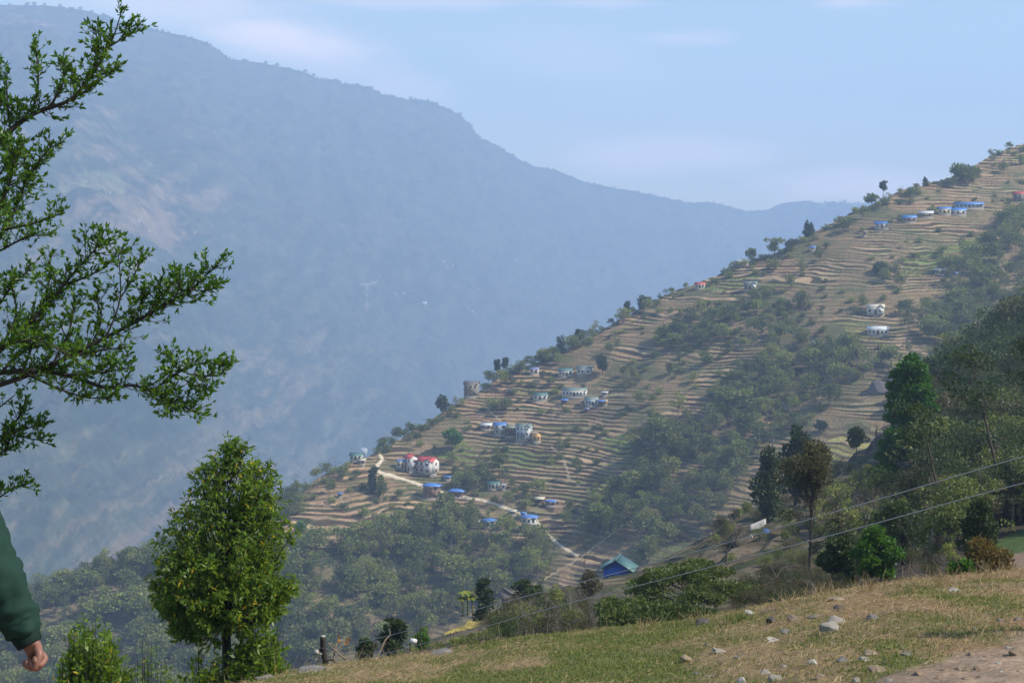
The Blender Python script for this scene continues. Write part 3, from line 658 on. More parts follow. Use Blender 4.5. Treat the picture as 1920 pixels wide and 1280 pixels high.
def put(kind, c, trunkcrown=True):
    vk = kind+'_fine' if c['size'] > 48*(.5 if kind == 'shrub' else 1) and kind+'_fine' in VAR else kind
    v = VAR[vk][c['vi'] % len(VAR[vk])]; k = c['h']/v['h']
    root = empty(NAMES[kind], c['P']+Vector((0, 0, -.15*k)), c['rz']); root.scale = (k*c['wf'], k*c['wf'], k)
    return v, root
def realise():
    CAND.sort(key=lambda c: -c['size']); ntree = nbush = 0; rest = []
    for c in CAND:
        if c['kind'] == 'shrub':
            ok = nbush < 280; nbush += ok
        else:
            ok = ntree < 235; ntree += ok
        if not ok: rest.append(c); continue
        v, root = put(c['kind'], c)
        mkobj('trunk', v['trunk'], root)
        if v['crown']: mkobj('crown', v['crown'][c['col']], root); lab = c['col']+' '
        else: lab = 'grey '
        rg = c['region']; plural = {'shrub': 'bushes', 'bare': 'bare trees'}.get(c['kind'], 'trees')
        REL.append((root, c['P'], c['h'], lab+{'shrub': 'bush', 'round': 'round tree', 'airy': 'open-crowned tree', 'spire': 'conifer', 'pine': 'pine', 'bare': 'leafless tree'}[c['kind']]))
        tag(root, lab+SHAPE[c['kind']], 'bush' if c['kind'] == 'shrub' else 'tree', f"{lab}{SHAPE[c['kind']]} group of the {rg}".replace('scattered over the ', ''))
    # trees standing along the skyline of the far mountain
    Vs, Fs, tv_ = [], [], []; nb = 0; v0 = VAR['shrub']
    for x in np.arange(-60, 1640, 2.6):
        den = .35+.65*sstep(-.1, .3, float(fbm(x/30, 0, 3, 7)))
        if rng.random() > den: continue
        c0 = int(np.clip(np.searchsorted(MOUNT.pxs, x), 0, len(MOUNT.pxs)-1)); r0 = int(rng.integers(0, 4)); P = np.array([(x-CX)/F*MOUNT.Y[r0, c0], MOUNT.Y[r0, c0], MOUNT.Z[r0, c0]])
        v = v0[int(rng.integers(len(v0)))]; k = rng.uniform(3.2, 8.5)/F*P[1]/3.2*(1 if x < 1000 else .6); q = v['V'][:600*4]*[k*.75, k*.75, k*1.1]+P-[0, 0, k*.6]; Vs.append(q); Fs.append(v['F'][:600]+nb); nb += len(q); tv_.append(np.full(len(q), .1+.3*rng.random()))
    tag(mkobj('forest', mkmesh('skyline_forest', np.concatenate(Vs), np.concatenate(Fs), M['leaf forest'], {'v': np.zeros(nb), 'tint': np.concatenate(tv_)})), kind='stuff')
    TINT = {'dark green': .05, 'grey-green': .42, 'yellow-green': .8, 'olive brown': 1.0}
    for name, sel in (('forest', lambda c: c['kind'] != 'shrub'), ('undergrowth', lambda c: c['kind'] == 'shrub')):
        Vs, Fs, vs, ts, TV, TF = [], [], [], [], [], []; nb = 0; nt = 0
        for c in rest:
            if not sel(c): continue
            v = VAR[c['kind']][c['vi'] % len(VAR[c['kind']])]; k = c['h']/v['h']; ca, sa = math.cos(c['rz']), math.sin(c['rz'])
            rot = np.array([[ca, -sa, 0], [sa, ca, 0], [0, 0, 1]]); sc = np.array([k*c['wf'], k*c['wf'], k])
            tv = (v['TV']*sc)@rot.T+np.array(c['P'])+[0, 0, -.15*k]; TV.append(tv); TF += [tuple(i+nt for i in f) for f in v['TF']]; nt += len(tv)
            if v['V'] is None: continue
            cv = (v['V']*sc)@rot.T+np.array(c['P'])+[0, 0, -.15*k]; Vs.append(cv); Fs.append(v['F']+nb); nb += len(cv)
            vs.append(v['v']); ts.append(np.full(len(cv), np.clip(TINT[c['col']]+rng.normal()*.1, 0, 1)))
        if not TV: continue
        # crowns and stems in one mesh of two materials
        V = np.concatenate(Vs+TV); nC = nb
        faces = [tuple(f) for f in np.concatenate(Fs)] + [tuple(i+nC for i in f) for f in TF]
        faces.sort(key=len)
        me = mkmesh(name, V, faces, [M['leaf forest'], M['bark_grey']], {'v': np.concatenate(vs+[np.zeros(nt)]), 'tint': np.concatenate(ts+[np.zeros(nt)])})
        first = np.empty(len(me.polygons), np.int32); ls = np.empty(len(me.polygons), np.int32); me.polygons.foreach_get('loop_start', ls)
        vi = np.empty(len(me.loops), np.int32); me.loops.foreach_get('vertex_index', vi)
        me.polygons.foreach_set('material_index', (vi[ls] >= nC).astype(np.int32)); me.update()
        tag(mkobj(name, me), kind='stuff')
    print('CAND', len(CAND), 'rest', len(rest))

def tree(name, px, py, h_px, w_px, kind, mat, nl, leaf_px, label, Y=None, trunk='bark', cat='tree', group=None, cl=None, up=.25, shell=.45, lean=.03, rr=.018, seed=None, droop=0, aspect=.6, split=.35):
    P = near_Y(px, Y) if Y and Y > 40 else (un(px, py, Y) if Y else surf(px, py)); k = P.y/F; h, w = ((HY-py+h_px)*k-P.z if Y else h_px*k), w_px*k
    rg = np.random.default_rng(seed if seed is not None else int(px*7+py)); c = cl(h, w, rg) if cl else clusters(kind, h, w, rg)
    root = empty(name, P); limbs(c, h, h*rr, rg, lean, split).build('trunk', M[trunk], root)
    mkobj('crown', crown_mesh(name+'_crown', c, nl, leaf_px*k, M['leaf '+mat], rg, up, None, shell, aspect, droop), root)
    return tag(root, label, cat, group)
def bare(px, py, h_px, w_px, label, Y=None, r=.02, depth=4, seed=0, mat='twig', group=None):
    P = near_Y(px, Y) if Y else surf(px, py); k = P.y/F; rg = np.random.default_rng(seed+int(px)); h_px = ((HY-py+h_px)*k-P.z)/k
    b = bare_mesh(h_px*k, w_px*k, rg, h_px*k*r, depth); n = len(b.v)
    root = empty('bare_tree', P)
    # trunk = the first thick pieces; the rest is the crown of twigs
    cut = 15+1; i = 0
    t = MB(); t.v = b.v; tf = [f for f in b.f if max(f) < 60]; cf = [f for f in b.f if max(f) >= 60]
    t.f = tf; t.v = b.v[:60]; t.build('trunk', M[mat], root)
    c = MB(); c.v = b.v; c.f = cf; 
    c.v = b.v[:]; used = sorted({i for f in cf for i in f}); mp = {u: i for i, u in enumerate(used)}
    c.f = [tuple(mp[i] for i in f) for f in cf]; c.v = [b.v[u] for u in used]; c.build('crown', M[mat], root)
    return tag(root, label, 'tree', group)

def tall_cl(h, w, rg):
    c = []
    for (x, z, r, rz) in ((0, .965, .17, .03), (-.06, .92, .30, .035), (.10, .90, .28, .035), (-.12, .85, .36, .035), (.20, .83, .32, .03), (-.22, .77, .34, .035), (.12, .765, .34, .03), (-.30, .70, .28, .03), (.28, .70, .33, .032), (-.05, .69, .26, .03),
                          (-.30, .61, .30, .03), (.34, .62, .30, .03), (.05, .60, .2, .02), (-.32, .53, .26, .028), (.20, .52, .34, .03), (-.38, .43, .28, .03), (.05, .45, .25, .025), (.34, .44, .30, .03), (-.48, .34, .28, .03), (.18, .36, .40, .035), (.50, .34, .3, .03), (-.55, .25, .30, .03), (.28, .27, .36, .03), (-.60, .16, .26, .03), (-.1, .26, .2, .02)):
        c.append((x*w, rg.normal()*.12*w, z*h, r*w, rz*h*1.15))
    return c
def special_trees():
    tree('tall_tree', 1708, 950, 284, 78, '', 'tallgreen', 9500, 7.5, 'tall narrow bright green tree standing alone above the near slope, left of the dark wood', cl=tall_cl, trunk='bark_dark', rr=.014, Y=165, seed=5, split=.2)
    tree('broadleaf_tree', 1440, 990, 158, 74, 'dome', 'dark green', 3600, 6, 'dark green oval tree left of the brown-topped tree', Y=215, trunk='bark_dark')
    tree('broadleaf_tree', 1491, 985, 190, 72, 'dome', 'dark green', 3600, 6, 'dark green tree rising behind the brown-topped tree', Y=235, trunk='bark_dark', seed=3)
    def brown_cl(h, w, rg):
        return [(rg.normal()*.2*w, rg.normal()*.15*w, h*(.72+.24*rg.random()), w*rg.uniform(.16, .26), h*.07) for _ in range(18)]+[(rg.normal()*.3*w, rg.normal()*.15*w, h*(.45+.2*rg.random()), w*.14, h*.04) for _ in range(6)]
    tree('brown_tree', 1517, 1100, 272, 112, '', 'olive brown', 5600, 5.5, 'tall tree with thin brownish crown and forked dark trunk, centre of the near slope', Y=90, trunk='bark', cl=brown_cl, rr=.013, seed=11, split=.2)
    tree('broadleaf_tree', 1645, 1122, 136, 100, 'dome', 'bright', 7000, 7, 'bright fresh green tree just behind the grassy crest', Y=60, trunk='bark_dark', droop=.5, seed=8)
    tree('broadleaf_tree', 1578, 1122, 118, 100, 'dome', 'dark green', 4200, 7, 'dark green tree close against the left of the bright green tree', Y=64, trunk='bark_dark', seed=9)
    tree('broadleaf_tree', 1692, 1075, 140, 128, 'dome', 'dark green', 4200, 6, 'broad dark green tree behind the bright green tree', Y=75, trunk='bark_dark', seed=10)
    tree('broadleaf_tree', 1833, 1042, 116, 80, 'dome', 'dark green', 3600, 6, 'round olive tree above the rust-coloured shrub', Y=62, trunk='bark_dark', seed=12)
    tree('rust_shrub', 1848, 1080, 72, 112, 'shrub', 'rust', 3600, 5.5, 'rust and olive coloured shrub behind the crest', Y=48, cat='bush', seed=13)
    tree('green_shrub', 1802, 1092, 44, 46, 'shrub', 'bright', 800, 9, 'small bright green shrub left of the rust-coloured shrub', Y=45, cat='bush', seed=14, up=.9)
    tree('broadleaf_tree', 1765, 1010, 100, 66, 'airy', 'grey-green', 1800, 6, 'blue-grey open tree left of the round olive tree', Y=100, trunk='bark_grey', seed=15)
    tree('umbrella_tree', 1295, 1178, 128, 262, 'umbrella', 'umbrella', 17000, 5.5, 'wide low spreading green tree with dark limbs behind the grassy crest', Y=64, trunk='bark_dark', rr=.022, seed=16, split=.1, lean=0, shell=.2)
    tree('spreading_bush', 1175, 1192, 82, 150, 'shrub', 'umbrella', 5000, 7, 'dark green bush left under the spreading tree', Y=56, cat='bush', seed=17)
    tree('spreading_bush', 1270, 1182, 44, 170, 'shrub', 'umbrella', 4200, 7, 'low green bush in front of the spreading tree', Y=50, cat='bush', seed=18)
    tree('broadleaf_tree', 738, 1228, 70, 58, 'dome', 'dark green', 1500, 7, 'small dark tree with thin bare stems right of the round bush', Y=70, trunk='twig', seed=19)
    tree('round_bush', 688, 1250, 52, 46, 'dome', 'dark green', 1500, 6, 'dense round dark green bush near the wooden post', Y=62, cat='bush', seed=20)
    tree('green_bush', 792, 1212, 34, 34, 'shrub', 'bright', 700, 6, 'small bright green bush beside the thin pole', Y=80, cat='bush', seed=21, up=.9)
    tree('broadleaf_tree', 908, 1158, 78, 40, 'dome', 'dark green', 1400, 6, 'dark green tree right of the yellow banana plants', Y=130, trunk='bark_dark', seed=22)
    tree('broadleaf_tree', 985, 1150, 62, 66, 'airy', 'dark green', 1200, 6, 'dark thin-leaved tree beside the cream house gable', Y=135, trunk='bark_dark', seed=23)
    tree('broadleaf_tree', 1105, 1130, 62, 56, 'round', 'olive brown', 1400, 5, 'olive tree below the blue-gabled house', Y=150, trunk='bark_dark', seed=24)
    tree('broadleaf_tree', 1138, 1076, 26, 24, 'round', 'dark green', 500, 5, 'small dark tree at the left corner of the blue-gabled house', seed=25)
    tree('broadleaf_tree', 1203, 1052, 22, 18, 'round', 'dark green', 400, 5, 'tiny round dark tree right behind the blue-gabled house', seed=26)
    tree('broadleaf_tree', 1606, 862, 62, 42, 'round', 'dark green', 1300, 5, 'dark tree left of the bare spreading tree by the pale shelter', Y=300, seed=27)
    tree('broadleaf_tree', 1539, 812, 22, 22, 'round', 'dark green', 400, 5, 'little round tree at the foot of the grey terraces', seed=28)
    tree('broadleaf_tree', 848, 850, 46, 46, 'round', 'tallgreen', 1300, 5, 'fresh green tree above the red-roofed houses', seed=29)
    tree('broadleaf_tree', 698, 925, 48, 22, 'column', 'dark green', 900, 5, 'narrow dark green tree on the terraces below the bend of the road', seed=30)
    tree('broadleaf_tree', 714, 928, 36, 20, 'column', 'yellow-green', 600, 5, 'yellowish narrow tree beside the dark narrow tree below the road bend', seed=31)
    tree('broadleaf_tree', 563, 1003, 26, 20, 'round', 'tallgreen', 400, 5, 'small fresh green tree on the lowest left terraces', seed=32)
    tree('broadleaf_tree', 1130, 702, 34, 28, 'round', 'dark green', 800, 5, 'dark green tree right of the upper farmhouse', seed=33)
    tree('broadleaf_tree', 1228, 868, 84, 72, 'airy', 'grey-green', 1500, 5.5, 'large grey-green airy tree at the foot of the terraces', seed=34)
    tree('broadleaf_tree', 936, 900, 48, 36, 'airy', 'grey-green', 900, 5, 'grey-green tree below the bright green field', seed=35)
    tree('yellow_tree', 1130, 1002, 54, 52, 'round', 'yellow-green', 1200, 6, 'yellowish green tree beside the stepped path', seed=36)
    tree('bush', 1652, 513, 26, 28, 'shrub', 'dark green', 500, 5, 'dark round bush in the middle of the upper terraces', cat='bush', seed=37)
    tree('bamboo_clump', 1812, 345, 38, 62, 'shrub', 'grey-green', 1500, 5, 'grey-green clump of bamboo near the top of the hill', cat='bush', seed=38, up=1.)
    # crest trees
    tree('pine_tree', 1366, 498, 50, 16, 'column', 'grey-green', 420, 4, 'tall thin tree alone on the crest above the cream-walled house', seed=39, rr=.012)
    tree('slender_tree', 1377, 496, 20, 8, 'column', 'dark green', 160, 4, 'short dark tree beside the tall thin tree on the crest', seed=40)
    tree('pine_tree', 1656, 374, 36, 13, 'pine', 'dark green', 300, 4, 'lollipop-shaped dark tree standing on the upper crest', seed=41)
    tree('slender_tree', 1704, 352, 22, 15, 'umbrella', 'grey-green', 200, 3.5, 'tiny pale umbrella-shaped tree on the upper crest', seed=42)
    tree('slender_tree', 1735, 348, 14, 8, 'spire', 'dark green', 160, 4, 'small dark conifer beside the rocks on the upper crest', seed=43)
    tree('conifer_tree', 1513, 446, 32, 12, 'spire', 'dark green', 350, 4.5, 'dark pointed conifer at the left end of the brown scrub slope', seed=44)
    tree('conifer_tree', 1520, 443, 24, 13, 'spire', 'dark green', 300, 4.5, 'shorter dark conifer right beside the pointed one on the crest', seed=45)
    for i, (x, y, h, w, l) in enumerate(((1550, 420, 32, 26, 'leftmost of the pale open trees on the crest'), (1566, 412, 32, 26, 'middle one of the pale open trees on the crest'), (1581, 404, 27, 24, 'rightmost of the pale open trees on the crest'))):
        tree('slender_tree', x, y, h, w, 'airy', 'grey-green', 420, 3.8, l, seed=50+i, group='pale open trees on the crest')
    tree('slender_tree', 1452, 486, 38, 40, 'airy', 'grey-green', 600, 4, 'pale wide open-crowned tree on the crest above the green field', seed=60)
    tree('slender_tree', 1484, 474, 24, 24, 'airy', 'olive brown', 400, 4, 'small brownish tree right of the pale wide tree on the crest', seed=61)
    tree('slender_tree', 1408, 492, 26, 22, 'round', 'grey-green', 400, 4, 'grey-green tree just right of the cream-walled house on the crest', seed=62)
    tree('slender_tree', 1635, 386, 22, 30, 'round', 'grey-green', 500, 4, 'pale bushy tree left below the lollipop-shaped tree', seed=63)
    tree('slender_tree', 1893, 280, 12, 14, 'airy', 'grey-green', 160, 3, 'tiny tree on the topmost corner of the hill', seed=64)
    for i, (x, y, h, w, l) in enumerate(((1083, 645, 26, 11, 'small dark oval tree on the ridge above the farmhouses'), (1052, 660, 30, 20, 'grey tree on the ridge left of the dark oval tree'), (1176, 592, 26, 15, 'left of two slender trees on the ridge edge'), (1204, 580, 24, 20, 'right of two slender trees on the ridge edge'), (932, 712, 38, 11, 'left of two thin pines on the ridge above the dark house'), (946, 706, 36, 11, 'right of two thin pines on the ridge above the dark house'))):
        tree('slender_tree', x, y, h, w, 'pine' if i > 3 else 'column', 'dark green', 360, 4.2, l, seed=70+i)
    tree('broadleaf_tree', 829, 776, 34, 28, 'round', 'dark green', 700, 4.5, 'dark round tree on the ridge edge left of the dark stone house', seed=80)
    bare(836, 768, 44, 26, 'leafless pinkish tree behind the dark round tree on the ridge edge', seed=5)
    bare(630, 884, 32, 28, 'brown leafless tree on the tip of the ridge', seed=6)
    bare(1365, 1062, 84, 84, 'pollarded leafless tree with a thick trunk on the dry bank', Y=150, r=.03, seed=1)
    bare(1312, 1046, 56, 60, 'smaller leafless tree left of the pollarded tree on the dry bank', Y=185, r=.025, seed=2)
    bare(1337, 1020, 50, 44, 'leafless tree beside the white tarpaulin', Y=200, r=.022, seed=12)
    bare(1581, 978, 40, 34, 'stubby dark pollarded tree below the brown bank', Y=150, r=.045, depth=2, seed=3, mat='bark_dark')
    bare(1096, 1092, 104, 54, 'tall thin leafless tree left of the blue-gabled house', Y=190, r=.012, seed=4)
    bare(1010, 1130, 72, 54, 'leafless tree above the dark scrub in the centre', Y=160, r=.018, seed=7)
    bare(1712, 1100, 150, 60, 'slim pale leafless tree right of the bright green tree', Y=70, r=.008, seed=8, mat='bark_grey')
    bare(1642, 872, 82, 76, 'spreading leafless tree in front of the pale shelter', Y=290, r=.022, seed=9)
    bare(950, 1165, 84, 50, 'leafless tree in front of the cream house gable', Y=125, r=.014, seed=10)
    for i, (x, y, h, l, ln) in enumerate(((1786, 1052, 300, 'slim pale trunk leaning left at the foot of the dark wood', -.2), (1893, 985, 330, 'pale leaning trunk between the round olive tree and the picture edge', -.22), (1916, 965, 340, 'pale trunk at the very right edge of the dark wood', .05))):
        P = NEAR.at(x, min(y, 1060)) if i else un(x, y, 85); k = P.y/F; rg = np.random.default_rng(500+i); hh = h*k; w = 90*k
        c = [(ln*hh+rg.normal()*.25*w, rg.normal()*.2*w, hh*(.66+.32*rg.random()), w*.24, hh*.04) for _ in range(11)]
        root = empty('slender_tree', P); mb = MB(); tp = [Vector((ln*hh*t, 0, t*hh*.95)) for t in np.linspace(0, 1, 6)]; tp[0].z = -.5
        mb.tube(tp, [hh*.011*(1-.7*t) for t in np.linspace(0, 1, 6)], 7)
        for q in c: mb.tube([tp[3].lerp(tp[5], rg.random()), Vector(q[:3])], [hh*.003, hh*.001], 4, False)
        mb.build('trunk', M['bark'], root); mkobj('crown', crown_mesh('slim_crown', c, 1500, 5.5*k, M['leaf dark green'], rg), root); tag(root, l, 'tree')
    # banana plants
    P0 = un(877, 1142, 150); k = P0.y/F
    for i, (dx, hh, l) in enumerate(((-9, 30, 'left banana plant with pale yellow leaves on the mustard terraces'), (0, 42, 'tallest yellow banana plant on the mustard terraces'), (10, 32, 'right banana plant beside the dark green tree'))):
        rg = np.random.default_rng(60+i); root = empty('banana_plant', P0+Vector((dx*k, rg.normal()*.6, 0))); mb = MB(); h = hh*k
        mb.tube([(0, 0, -.5), (0, 0, h*.6)], [.09, .05], 6); mb.build('stem', M['leaf banana'], root)
        for q in range(8):
            a = q*2.4; mb = MB(); L_ = h*.72; vs = []
            for t in np.linspace(0, 1, 5):
                c = Vector((math.cos(a)*L_*t*.7, math.sin(a)*L_*t*.7, h*.6+L_*(.9*t-.75*t*t))); wd = .34*math.sin(math.pi*min(t*.9+.08, 1)); s_ = Vector((-math.sin(a), math.cos(a), -.2))*wd; vs += [c-s_, c+s_]
            mb.add(vs, [(2*j, 2*j+1, 2*j+3, 2*j+2) for j in range(4)]); mb.build('leaf', M['leaf banana'], root)
        tag(root, l, 'banana plant', 'banana plants on the mustard terraces')

# ------------------------------------------------------------------ the two close trees and shrubs
def tube_branches(mb, pts, r0, r1, n=6): mb.tube(pts, list(np.linspace(r0, r1, len(pts))), n, False)
def smooth_path(pts, k=4):
    out = []; P = [Vector(p) for p in pts]
    for i in range(len(P)-1):
        a = P[max(i-1, 0)]; b = P[i]; c = P[i+1]; d = P[min(i+2, len(P)-1)]
        for j in range(k):
            t = j/k; out.append(.5*((2*b)+(c-a)*t+(2*a-5*b+4*c-d)*t*t+(3*b-a-3*c+d)*t**3))
    out.append(P[-1]); return out
def branch_tree():
    Y0 = 9.0; S = Y0/F; root = empty('overhanging_tree', Vector((-4.45, Y0+.2, float(zfg(-4.45, Y0+.2))-.05))); inv = root.location
    rg = np.random.default_rng(42); wood = MB(); LP, LD, LT = [], [], []
    hub = Vector(((-300-CX)*S, Y0+.2, (HY-760)*S))
    def pt(px, py, dy=0): return Vector(((px-CX)/F*(Y0+dy), Y0+dy, (HY-py)/F*(Y0+dy)))
    tr = smooth_path([root.location-Vector((0, 0, .3)), root.location+Vector((.05, 0, 1.0)), hub, pt(-280, 450, .2), pt(-200, 150, .2), pt(-150, -60, .2)])
    tube_branches(wood, tr, .11, .03, 9)
    branches = [  # pixel path, depth offset, thickness, how thickly leaved
     ([(-200,480),(-90,340),(0,262),(60,215),(130,188),(165,148),(205,88),(228,22)], 0, .022, 1.),
     ([(150,180),(188,150),(213,132)], -.05, .006, 1), ([(205,88),(238,68),(268,55)], .05, .006, 1.), ([(170,142),(185,95),(178,55)], .08, .006, 1), ([(60,215),(72,150),(66,82)], .1, .009, 1.1), ([(95,200),(120,150),(116,112)], -.1, .007, 1.1), ([(20,245),(15,200),(12,150)], .1, .008, 1.2),
     ([(-150,620),(-40,500),(20,410),(50,340),(98,270)], .15, .02, 1.5), ([(-100,560),(-20,430),(15,350),(30,290)], -.2, .016, 1.5), ([(10,430),(60,420),(112,402)], 0, .008, 1.2), ([(0,470),(50,445),(90,440)], .2, .008, 1.2), ([(-60,420),(-10,340),(20,300)], .3, .01, 1.4), ([(-120,380),(-40,300),(10,270)], .2, .012, 1.2),
     ([(-200,760),(-60,700),(20,640),(90,570),(140,510),(190,455)], -.15, .02, 1.4), ([(120,535),(180,510),(235,468)], -.1, .007, 1.), ([(60,600),(90,540),(95,480)], .2, .008, 1.3), ([(0,655),(30,590),(20,530)], .1, .01, 1.4), ([(-20,600),(20,540),(60,500)], .25, .01, 1.3),
     ([(-220,780),(-80,745),(60,700),(180,642),(260,600),(320,565),(360,540),(403,500)], .05, .02, 1.15), ([(325,562),(338,535),(335,508)], 0, .005, 1.), ([(280,588),(298,560),(300,528)], .05, .005, 1.1), ([(200,630),(225,560),(222,475)], 0, .007, .9), ([(225,560),(250,520),(264,486)], -.05, .005, 1.), ([(355,543),(385,545),(405,540)], 0, .005, 1.), ([(170,648),(190,600),(180,560)], .1, .007, 1.2), ([(240,610),(262,580),(270,555)], .1, .005, 1.), ([(100,680),(130,620),(140,570)], -.1, .008, 1.3), ([(40,705),(60,650),(75,600)], .1, .009, 1.4), ([(100,680),(170,660),(240,650)], -.15, .008, 1.2),
     ([(-200,770),(-60,712),(40,695),(120,702),(200,727),(248,722),(290,737),(330,757),(362,768)], .1, .02, .9), ([(285,733),(340,695),(380,680),(417,684)], .12, .007, 1.2), ([(310,712),(325,690),(318,662)], .1, .005, 1.1), ([(350,700),(385,705),(412,702)], .1, .005, 1.2), ([(292,737),(318,752),(320,777)], .1, .004, 1.3), ([(330,700),(360,720),(395,730)], .15, .005, 1.2),
     ([(40,695),(90,720),(150,742),(200,748)], -.05, .009, 1.3), ([(0,700),(60,650),(150,660),(230,680)], .2, .01, 1.5), ([(-80,680),(0,650),(80,640),(160,690)], -.25, .012, 1.5), ([(20,620),(90,610),(150,600)], .3, .008, 1.4), ([(120,702),(180,700),(240,690)], 0, .007, 1.4),
     ([(-180,860),(-60,800),(0,762),(30,738)], .3, .01, .25), ([(-120,850),(-30,828),(20,812),(60,800),(92,790)], .2, .008, .8), ([(20,812),(55,822),(92,825)], .2, .005, 1.), ([(0,818),(30,790),(38,768)], .2, .004, .9), ([(-120,960),(-20,940),(20,918),(44,908)], .2, .007, .9), ([(-40,870),(0,850),(14,832)], .2, .005, 1.1), ([(-140,760),(-60,620),(-20,560)], .3, .014, 1.5), ([(-150,350),(-60,230),(-20,120)], .3, .014, 1.2), ([(-60,250),(0,200),(10,140)], .2, .01, 1.1)]
    def leafy(path, dens, r, level):
        p = path; L_ = sum((p[i+1]-p[i]).length for i in range(len(p)-1)); n = int(L_/.017*dens)
        for i in range(n):
            t = rg.random()**.8*(len(p)-1.001); j = int(t); a = p[j].lerp(p[j+1], t-j); d = (p[j+1]-p[j]).normalized()
            LP.append(a+Vector(rg.normal(size=3))*.006); LD.append(d*.8+Vector(rg.normal(size=3))*.62+Vector((0, 0, .1))); LT.append(rg.random())
        for q in range(5): LP.append(p[-1]); LD.append((p[-1]-p[-2]).normalized()+Vector(rg.normal(size=3))*.5); LT.append(rg.random())
    for pts, dy, r, dens in branches:
        path = smooth_path([pt(x, y, dy+.03*rg.normal()) for x, y in pts], 5); tube_branches(wood, path, r, .0025, 6)
        thick = r > .012; i0 = len(path)//3 if thick else 1
        leafy(path[i0:], 1.0*dens if dens > .3 else .1, r, 0)
        n = int(len(path)*(2.7 if thick else 1.6)*dens)
        for k in range(n):
            t = rg.uniform(.22 if thick else .15, 1)*(len(path)-1.001); j = int(t); a = path[j].lerp(path[j+1], t-j); d = (path[j+1]-path[j]).normalized()
            side = Vector((rg.normal(), rg.normal()*.8, rg.normal()*.8+.35)); td = (d*.6+side*.75).normalized(); ln = rg.uniform(.05, .145)*(1.25 if thick else .8)
            tw = [a, a+td*ln*.5+Vector((0, 0, .004)), a+(td+Vector((0, 0, .25))).normalized()*ln]
            wood.tube(tw, [.0028, .002, .001], 4, False); leafy(tw, 1.25, .002, 1)
    wood.v = [tuple(Vector(v)-inv) for v in wood.v]; wood.build('trunk', M['bark_dark'], root, True)
    P = np.array([tuple(p-inv) for p in LP]); D = np.array([tuple(d) for d in LD]); n = len(P); sz = .034*(.5+.9*rg.random(n))
    V, Fq = leafgeo(P, D, sz, sz*.42, rg, .18); tn = np.clip(np.array(LT)*.6+.25*fbm(P[:, 0]*3, P[:, 2]*3, 2, 4)+.2, 0, 1)
    mkobj('foliage', mkmesh('branch_foliage', V, Fq, M['leaf branch'], {'v': np.repeat(rg.random(n), 4), 'tint': np.repeat(tn, 4)}), root)
    tag(root, 'close dark-barked tree at the left edge reaching leafy branches into the picture', 'tree'); print('branch leaves', n)
branch_tree()

